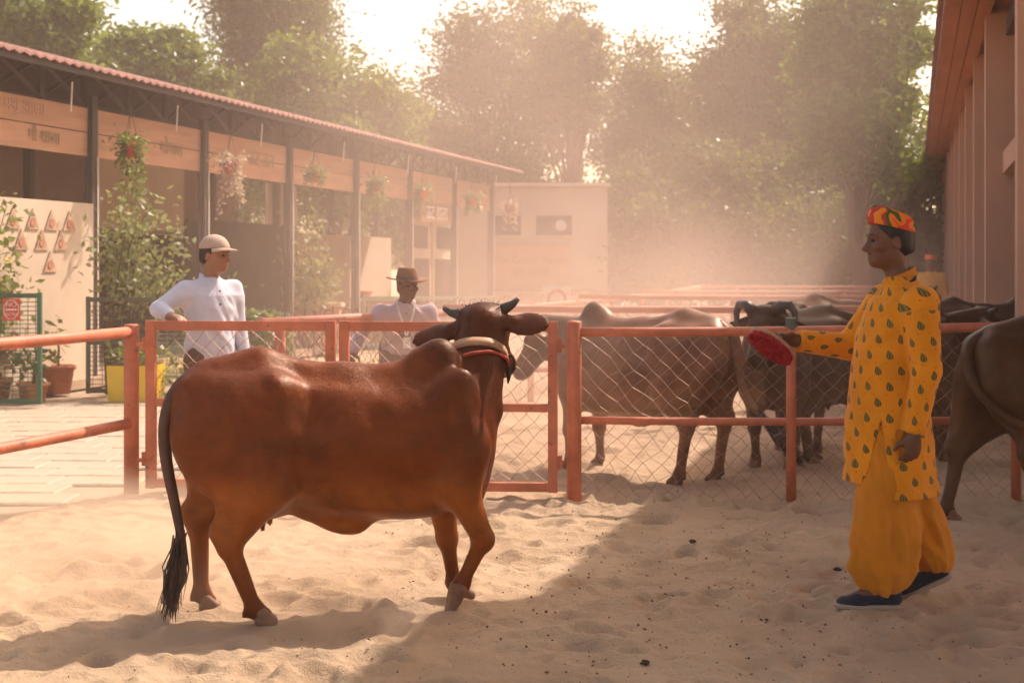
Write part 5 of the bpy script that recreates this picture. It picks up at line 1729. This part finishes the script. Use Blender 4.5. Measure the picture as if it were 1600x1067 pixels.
trousers(J, GREY_TROUSER, t)
brim_hat(t, J, M, G, FELT)
nk = np.array(J['neck'])
q = MB()
for s in (-1, 1):
    V = []
    for p in (nk + (-.05, s * .065, .035), nk + (.02, s * .075, .005), nk + (.07, s * .06, -.075), nk + (.085, s * .02, -.21), nk + (.08, s * .004, -.27)):
        V += [p + (.012, -.008, .006), p + (.012, .008, .006)]
    q.add(V, [(2 * i, 2 * i + 1, 2 * i + 3, 2 * i + 2) for i in range(4)])
q.build('lanyard', WHITE_PAINT, t)
MB().box(nk + (.105, 0, -.32), (.012, .06, .09)).build('badge', WHITE_PAINT, t)

# far man by the shed
t = thing('person', 'distant man in yellow shirt and orange cap beside the shed columns', 'person', (6.95, 23.6, 0), R(-115))
J = standing()
J['look'] = (1, -.3, -.1); J['head'] = (.02, 0, 1.56)
M, G = finish(t, J, SKIN, h=.01)
shirt(J, 'shirt', YELLOW_SHIRT, t, .78, h=.01, sleeve=.55)
trousers(J, GREY_TROUSER, t, .012)
round_cap(t, J, M, G, pbr('orange_cap', (.75, .14, .03), .8, .3, 20), h=.006)

# ---- the other cattle
SCALES = {}
def stand(**k):
    P = dict(lo=(-.50, -.55, -.02), hi=(1.80, .75, 1.62), head=(1.28, 0, 1.10), look=(0.85, 0, -0.52),
             hn=[(0.02, -.165, .60), (-.14, -.16, .385), (-.10, -.15, .085), (-.065, -.15, .012)], hf=[(0.06, .165, .60), (-.06, .16, .38), (-.0, .15, .085), (.035, .15, .012)],
             fn=[(.88, -.15, .57), (.90, -.135, .30), (.885, -.13, .085), (.92, -.13, .012)], ff=[(.90, .15, .57), (.95, .135, .30), (.955, .13, .085), (.99, .13, .012)],
             ear=[(-.08, .29, -.09), (.9, .1, -.4)])
    P.update(k)
    return P
# cow 2 stands in the sun behind the mesh, rump to the right
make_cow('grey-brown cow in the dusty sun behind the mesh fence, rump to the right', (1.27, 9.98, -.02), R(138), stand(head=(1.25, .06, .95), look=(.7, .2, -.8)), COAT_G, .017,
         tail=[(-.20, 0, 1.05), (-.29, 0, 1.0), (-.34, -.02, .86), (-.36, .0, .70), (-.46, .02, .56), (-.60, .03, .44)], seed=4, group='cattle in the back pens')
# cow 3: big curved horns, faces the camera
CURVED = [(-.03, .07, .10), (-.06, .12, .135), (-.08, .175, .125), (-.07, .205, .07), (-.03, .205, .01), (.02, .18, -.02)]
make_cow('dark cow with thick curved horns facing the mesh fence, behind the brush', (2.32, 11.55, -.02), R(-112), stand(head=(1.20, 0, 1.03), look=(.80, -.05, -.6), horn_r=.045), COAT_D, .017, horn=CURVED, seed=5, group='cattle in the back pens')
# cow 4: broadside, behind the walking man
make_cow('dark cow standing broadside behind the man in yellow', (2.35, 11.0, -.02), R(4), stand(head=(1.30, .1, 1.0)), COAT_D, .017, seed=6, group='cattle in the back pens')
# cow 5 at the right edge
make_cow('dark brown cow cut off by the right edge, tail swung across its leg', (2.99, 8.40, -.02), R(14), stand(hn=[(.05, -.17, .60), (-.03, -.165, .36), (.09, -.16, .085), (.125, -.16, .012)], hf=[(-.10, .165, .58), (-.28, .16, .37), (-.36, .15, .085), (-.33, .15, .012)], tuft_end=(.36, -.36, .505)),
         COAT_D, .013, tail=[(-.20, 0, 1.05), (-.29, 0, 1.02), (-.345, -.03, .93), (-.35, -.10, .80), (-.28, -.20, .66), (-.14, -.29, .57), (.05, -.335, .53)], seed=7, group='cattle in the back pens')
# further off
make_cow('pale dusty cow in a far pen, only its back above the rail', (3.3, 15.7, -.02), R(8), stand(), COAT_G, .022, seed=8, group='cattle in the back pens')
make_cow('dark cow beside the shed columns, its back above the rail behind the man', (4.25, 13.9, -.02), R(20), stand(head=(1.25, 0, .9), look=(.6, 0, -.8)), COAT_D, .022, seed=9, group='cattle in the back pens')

for o in bpy.data.objects:
    if o.name.startswith('zebu_cow') and o is not main_cow and o.parent is None:
        o.scale = (1.06, 1.06, 1.06)
# ------------------------------------------------------------------ plants and small things at the left
def vine(label, loc, h, spread, n, m, seed, lean=(0, 0), leaf=(0.085, 0.055), rz=0.0, arms=9, flowers=None, bare=.32):
    """climber: thin twisting stems with leaf sprays at their ends"""
    r = np.random.default_rng(seed)
    t = thing('climbing_shrub', label, 'shrub', loc, rz, 'shrubs in front of the pavilion')
    q = MB(); P = []
    for i in range(arms):
        a = r.uniform(0, 2 * math.pi)
        top = np.array([lean[0] + spread[0] * r.normal(0, .55), lean[1] + spread[1] * r.normal(0, .55), h * r.uniform(.45, 1.0)])
        base = np.array([r.normal(0, .05), r.normal(0, .05), 0.0])
        m1 = base * .6 + top * .4 + np.array([*r.normal(0, .10, 2), .10]); m2 = base * .25 + top * .75 + np.array([*r.normal(0, .08, 2), .12])
        pts = np.array([base, m1, m2, top])
        tt = np.linspace(0, 1, 10)
        cu = np.stack([np.interp(tt, [0, .35, .7, 1], pts[:, k]) for k in range(3)], 1)
        q.tube(cu, np.linspace(.014, .004, 10), 5)
        k = int(n / arms)
        s = tt[0] + (r.random(k) ** .6)
        idx = np.clip(bare + (1 - bare) * s, 0, 1)
        C = np.stack([np.interp(idx, tt, cu[:, j]) for j in range(3)], 1)
        P.append(C + r.normal(0, 1, (k, 3)) * np.array([.11, .11, .10]) * (0.5 + idx[:, None]))
    q.build('stem', BARK, t, True)
    P = np.concatenate(P)
    v, f = leaf_cards(P, leaf[0], leaf[1], r, .35)
    mesh_obj('foliage', fast_mesh('foliage', v, f), m, t)
    if flowers:
        C = P[r.integers(0, len(P), flowers)]
        v, f = leaf_cards(np.repeat(C, 5, 0) + r.normal(0, .015, (flowers * 5, 3)), .06, .045, r, .1)
        mesh_obj('blossom', fast_mesh('blossom', v, f), PETAL_Y, t)
    return t
def PXY(px, d):
    return ((px - 800) / 2222 * d, d)
x, y = PXY(172, 16.9)
vine('big leafy climber on the first dark post, pale green', (x, y, 0), 2.5, (.62, .4), 1500, LEAF_P, 41, lean=(.42, 0), arms=18, bare=.56)
x, y = PXY(-30, 15.85)
vine('leafy shrub with yellow blossoms cut by the left edge', (x, y, 0), 2.35, (.45, .3), 1500, LEAF_V, 42, lean=(.16, 0), flowers=14, arms=14, leaf=(.10, .065))
x, y = PXY(478, 24.3)
vine('tall slim climber between the second and third dark posts', (x, y, 0), 2.45, (.45, .3), 950, LEAF_P, 43, lean=(.08, 0), arms=10, leaf=(.11, .07), bare=.5)

# hanging flower pots along the eave
POTM = pbr('red_pot', (0.60, 0.085, 0.04), 0.6, 0.15, 6)
def hanging(label, px, py, w, m, seed, trail, bloom=None):
    a = -9.62
    Y = 2222 * 9.62 / .9622 / (1428.8 - px)
    X = (px - 800) / 2222 * Y; Z = 1.5 - (py - 418) / 2222 * Y
    t = thing('hanging_flower_pot', label, 'flower pot', (X, Y, Z), 0, 'flower pots hung along the pavilion eave')
    r = np.random.default_rng(seed)
    MB().lathe([(.075, -.09), (.105, .06), (.115, .065), (.115, .085), (.10, .085), (.095, .06), (.02, .05)], (0, 0, 0), 16).build('pot', POTM, t, True)
    q = MB()
    for k in range(3):
        an = k * 2.094
        q.tube([(.11 * math.cos(an), .11 * math.sin(an), .08), (0, 0, .5), (0, 0, 3.72 - Z)], .004, 4)
    q.build('hanger', STEEL, t)
    n = 520
    P = []
    for k in range(12):
        an = r.uniform(0, 6.28); L = trail * r.uniform(.35, 1.0)
        s = r.random(n // 12)
        P.append(np.c_[(.10 + .06 * s) * math.cos(an) + r.normal(0, .02, len(s)), (.10 + .06 * s) * math.sin(an) + r.normal(0, .02, len(s)), .11 - L * s ** 1.3])
    P.append(r.normal(0, 1, (170, 3)) * (.11, .11, .06) + (0, 0, .11))
    P = np.concatenate(P)
    v, f = leaf_cards(P, .065, .042, r, .5)
    mesh_obj('foliage', fast_mesh('foliage', v, f), m, t)
hanging('hanging red pot with long green trailers, nearest the left', 204, 235, 1, LEAF_C, 61, .75)
hanging('hanging red pot spilling pinkish white blossom over the second post', 360, 262, 1, PETAL_W, 62, .85)
hanging('hanging pot hidden by a pale green tuft, third from left', 492, 277, 1, LEAF_P, 63, .30)
hanging('hanging red pot with green trailers on its right, fourth from left', 587, 292, 1, LEAF_C, 64, .65)
hanging('hanging red pot above the painted board, fifth from left', 662, 303, 1, LEAF_C, 65, .45)
hanging('hanging pot with green tuft near the roof end, sixth from left', 738, 314, 1, LEAF_P, 66, .45)
hanging('hanging red pot with white flowers past the last post', 797, 326, 1, PETAL_W, 67, .65)

# green wire cages
def cage(label, x0, x1, y, h, m, nh=26, nv=9, z0=.06):
    t = thing('wire_cage', label, 'cage', ((x0 + x1) / 2, y, 0), 0, 'wire cages along the walk')
    w = x1 - x0
    for x in (-w / 2, w / 2):
        MB().box((x, 0, h / 2 + z0 / 2), (.045, .045, h)).build('frame_post', m, t)
    for z in (z0, h * .55, h):
        MB().box((0, 0, z), (w - .05, .04, .045)).build('frame_rail', m, t)
    q = MB()
    for i in range(nh):
        z = z0 + (h - z0) * (i + .5) / nh
        q.tube([(-w / 2, -.012, z), (w / 2, -.012, z)], .0045, 4, caps=False)
    for i in range(nv):
        x = -w / 2 + w * (i + .5) / nv
        q.tube([(x, .0, z0), (x, 0, h)], .004, 4, caps=False)
    q.build('wire_mesh', m, t)
    return t
x0, x1 = PXY(-60, 15.3)[0], PXY(62, 15.3)[0]
cage('dark green wire cage with the red notice on it, left edge', x0, x1, 15.3, 1.20, GREEN_PAINT, 24, 10)
s = thing('no_entry_sign', 'red square sign with white octagon reading NO ENTRY, on the green cage', 'sign', (PXY(18, 15.23)[0], 15.23, 1.05))
MB().box((0, 0, 0), (.185, .012, .235)).build('plate', RED, s)
oc = [(.084 * math.cos(a) * 1.0, .105 * math.sin(a)) for a in (np.arange(8) * math.pi / 4 + math.pi / 8)]
q = MB(); pts = [(a, -.009, b) for a, b in oc]
q.tube(pts, .0045, 4, closed=True).build('border', WHITE_PAINT, s)
for body, sz, z in (('NO', .075, .052), ('ENTRY', .05, -.055)):
    instance('lettering', text_mesh(body, sz, WHITE_PAINT), s, (0, -.009, z))
MB().box((0, -.0085, 0), (.12, .004, .018)).build('white_bar', WHITE_PAINT, s)
x0, x1 = PXY(138, 16.6)[0], PXY(240, 16.6)[0]
cage('grey-green wire cage around the climber, right of the cream panel', x0, x1, 16.6, 1.13, pbr('grey_green', (.12, .13, .09), .6, .2, 5), 20, 7)
x0, x1 = PXY(242, 17.6)[0], PXY(450, 17.6)[0]
t = cage('long pale green railing with wire infill behind the man in the khaki cap', x0, x1, 17.6, .92, PALE_GREEN, 16, 16)
x0, x1 = PXY(560, 25)[0], PXY(770, 25)[0]
t = cage('pale green railing in front of the far pavilion bays', x0, x1, 26.0, .95, PALE_GREEN, 10, 14)

def pot_plant(label, loc, r, h, m_leaf, seed, n, leaf, kind='plant', stem=True, top=.6, wide=.2):
    t = thing('potted_plant', label, 'potted plant', loc, 0, 'potted plants on the walk')
    MB().lathe([(r * .72, 0), (r * .95, h * .85), (r * 1.08, h * .86), (r * 1.08, h), (r * .92, h), (r * .88, h * .8), (.01, h * .78)], (0, 0, 0), 20).build('pot', TERRACOTTA, t, True)
    q = MB().tube([(0, 0, h * .7), (.015, 0, h + top * .4), (-.02, .01, h + top * .8)], [.018, .014, .008], 6).build('stem', BARK, t, True)
    rr = np.random.default_rng(seed)
    P = rr.normal(0, 1, (n, 3)) * (wide, wide, top * .3) + (0, 0, h + top * .75)
    v, f = leaf_cards(P, leaf[0], leaf[1], rr, .0, .3)
    mesh_obj('foliage', fast_mesh('foliage', v, f), m_leaf, t)
x, y = PXY(90, 16.9)
pot_plant('terracotta pot with a thin bent plant against the cream panel', (x, y, 0), .20, .34, LEAF_A, 71, 9, (.22, .07), top=.5, wide=.07)
x, y = PXY(-4, 15.9)
pot_plant('reddish leafy plant in a pot inside the green cage', (x, y, 0), .16, .26, LEAF_R, 72, 160, (.11, .05), top=.35, wide=.15)
x, y = PXY(52, 15.8)
pot_plant('dark potted plant low inside the green cage', (x, y, 0), .17, .22, LEAF_A, 73, 90, (.12, .05), top=.3, wide=.14)
x, y = PXY(213, 16.1)
t = thing('yellow_planter', 'bright yellow box planter behind the thick orange post', 'planter', (x, y, 0))
MB().box((0, 0, .20), (.52, .42, .40), taper=1.06).build('box', YELLOW, t)
MB().box((0, 0, .408), (.50, .40, .012)).build('soil', BARK, t)
rr = np.random.default_rng(3)
v, f = leaf_cards(rr.normal(0, 1, (200, 3)) * (.16, .12, .07) + (0, 0, .50), .10, .05, rr, 0, .3)
mesh_obj('foliage', fast_mesh('foliage', v, f), LEAF_V, t)
x, y = PXY(410, 17.0)
t = thing('round_hedge', 'pale clipped hedge bush right of the man in the khaki cap', 'bush', (x, y, 0))
rr = np.random.default_rng(9)
d = rr.normal(0, 1, (2600, 3)); d /= np.linalg.norm(d, axis=1)[:, None]
P = d * (rr.uniform(.55, 1, (2600, 1)) ** .5) * (.36, .3, .42) + (0, 0, .58); P = P[P[:, 2] > .05]
v, f = leaf_cards(P, .07, .04, rr, 0, .2)
mesh_obj('foliage', fast_mesh('foliage', v, f), LEAF_P, t)
MB().tube([(0, 0, -.1), (.02, 0, .3), (0, 0, .6)], [.03, .025, .015], 6).build('stem', BARK, t)
for i, (px, d_, m_) in enumerate(((290, 16.4, LEAF_V), (585, 15.2, LEAF_V))):
    x, y = PXY(px, d_)
    t = thing('flower_bed_plant', ('low yellow-flowered plant behind the left gate leaf', 'low yellow-flowered plant beside the hat wearer')[i], 'plant', (x, y, 0), 0, 'low flowering plants by the alley')
    rr = np.random.default_rng(80 + i)
    P = rr.normal(0, 1, (260, 3)) * (.25, .2, .10) + (0, 0, .24); P[:, 2] = np.abs(P[:, 2])
    v, f = leaf_cards(P, .10, .05, rr, 0, .3); mesh_obj('foliage', fast_mesh('foliage', v, f), m_, t)
    P = rr.normal(0, 1, (60, 3)) * (.25, .2, .05) + (0, 0, .40)
    v, f = leaf_cards(P, .06, .05, rr, 0, .3); mesh_obj('blossom', fast_mesh('blossom', v, f), PETAL_Y, t)

# brick counters with clay vessels in the pavilion mouth
def counter(label, px0, px1, d, h):
    x0, x1 = PXY(px0, d)[0], PXY(px1, d)[0]
    t = thing('brick_counter', label, 'counter', ((x0 + x1) / 2, d, 0), 0, 'brick counters of the pavilion')
    w = x1 - x0
    MB().box((0, 0, h / 2), (w, .45, h)).build('core', BRICKM, t)
    MB().box((0, 0, h + .03), (w + .1, .55, .06)).build('slab', BEIGE, t)
    bw, bh = .23, .085
    q = MB().box((0, 0, 0), (bw - .012, .03, bh - .012)); me = q.data('brick'); me.materials.append(BRICKM)
    for j in range(int(h / bh)):
        n = int(w / bw)
        for i in range(n):
            xx = -w / 2 + bw * (i + .5) + (bw / 2 if j % 2 else 0)
            if xx + bw / 2 > w / 2: continue
            instance('brick', me, t, (xx, -.232, bh * (j + .5)), (0, 0, 0), (1, 1 + .3 * random.random(), 1))
    return t
counter('brick counter with slab top beside the slim climber', 450, 532, 24.9, .82)
counter('brick counter with slab top under the far cream panels', 553, 640, 27.2, .86)
def vessel(label, px, d, z, prof, m, cat='pot', name='clay_pot'):
    x, y = PXY(px, d)
    tag(MB().lathe(prof, (0, 0, 0), 18).build(name, m, None, True, loc=(x, y, z)), label, cat)
vessel('shallow terracotta bowl on the far brick counter', 566, 27.2, .92, [(.06, 0), (.17, .05), (.20, .11), (.205, .13), (.18, .125), (.02, .04)], TERRACOTTA, 'bowl', 'clay_bowl')
vessel('white cup standing on the near brick counter', 471, 24.9, .88, [(.06, 0), (.07, .14), (.075, .15), (.06, .145), (.01, .02)], WHITE_PAINT, 'cup', 'white_cup')
vessel('beige jar right of the white cup on the counter', 488, 24.9, .88, [(.07, 0), (.10, .07), (.08, .14), (.085, .16), (.06, .15), (.01, .03)], BEIGE, 'jar', 'clay_jar')
# ------------------------------------------------------------------ dust kicked up by the cattle
def dust(name, label, c, r, density, nscale, seed, low=0.38, color=(0.98, 0.79, 0.68), squash=1.0):
    n, m_ = 24, 12
    v = []; f = []
    for i in range(m_ + 1):
        th = math.pi * i / m_
        for j in range(n):
            ph = 2 * math.pi * j / n
            v.append((math.sin(th) * math.cos(ph), math.sin(th) * math.sin(ph), math.cos(th)))
    for i in range(m_):
        for j in range(n):
            k = (j + 1) % n
            f.append((i * n + j, (i + 1) * n + j, (i + 1) * n + k, i * n + k))
    o = MB().add(v, f).build(name, None, loc=c)
    o.scale = r
    m = bpy.data.materials.new(name); m.use_nodes = True
    nt = m.node_tree; nt.nodes.clear()
    pv = nt.nodes.new('ShaderNodeVolumePrincipled'); out = nt.nodes.new('ShaderNodeOutputMaterial')
    tc = nt.nodes.new('ShaderNodeTexCoord')
    ln = nt.nodes.new('ShaderNodeVectorMath'); ln.operation = 'LENGTH'; nt.links.new(tc.outputs['Object'], ln.inputs[0])
    fall = nt.nodes.new('ShaderNodeMapRange'); fall.interpolation_type = 'SMOOTHSTEP'
    fall.inputs[1].default_value = 0.15; fall.inputs[2].default_value = 0.98; fall.inputs[3].default_value = 1.0; fall.inputs[4].default_value = 0.0
    nt.links.new(ln.outputs['Value'], fall.inputs[0])
    nz = nt.nodes.new('ShaderNodeTexNoise'); nz.inputs['Scale'].default_value = nscale; nz.inputs['Detail'].default_value = 3; nz.inputs['Roughness'].default_value = .55
    mp = nt.nodes.new('ShaderNodeMapping'); mp.inputs['Location'].default_value = (seed * 3.1, seed, 0); mp.inputs['Scale'].default_value = (r[0] / max(r), r[1] / max(r), r[2] / max(r) * squash)
    nt.links.new(tc.outputs['Object'], mp.inputs[0]); nt.links.new(mp.outputs[0], nz.inputs['Vector'])
    rp = nt.nodes.new('ShaderNodeMapRange'); rp.inputs[1].default_value = low; rp.inputs[2].default_value = .68; rp.inputs[3].default_value = 0.08; rp.inputs[4].default_value = 1.0
    nt.links.new(nz.outputs['Fac'], rp.inputs[0])
    dn = math_n(nt, 'MULTIPLY', math_n(nt, 'MULTIPLY', fall.outputs[0], rp.outputs[0]), density)
    nt.links.new(dn, pv.inputs['Density'])
    pv.inputs['Color'].default_value = (*color, 1)
    pv.inputs['Anisotropy'].default_value = 0.4
    nt.links.new(pv.outputs[0], out.inputs['Volume'])
    o.data.materials.append(m)
    tag(o, label, 'dust', kind='stuff')
    return o
dust('dust_cloud', 'great cloud of pale dust rising over the back pens', (0.6, 19.5, 2.4), (6.2, 11.5, 6.5), 0.050, 3.0, 1)
dust('dust_cloud', 'thin dust hanging in front of the pavilion', (-6.0, 19.0, 1.2), (6.5, 9.5, 3.6), 0.016, 2.0, 5)
dust('dust_cloud', 'low dust around the cattle behind the mesh fence', (1.0, 11.3, 0.5), (4.6, 2.8, 1.7), 0.20, 2.4, 7)
dust('dust_cloud', 'low pale dust lying over the far pens', (2.2, 18.5, 0.9), (5.8, 8.0, 2.1), 0.11, 2.8, 9)
dust('dust_puff', 'low dust drifting round the brown cow\'s hind legs', (-2.1, 6.95, 0.08), (2.1, 1.4, 0.46), 2.3, 3.4, 2, color=(0.98, 0.84, 0.68))
dust('dust_puff', 'small puff of sand thrown up under the brown cow\'s belly', (-0.62, 5.86, 0.05), (0.55, 0.32, 0.20), 5.0, 2.4, 3, color=(0.98, 0.84, 0.68))
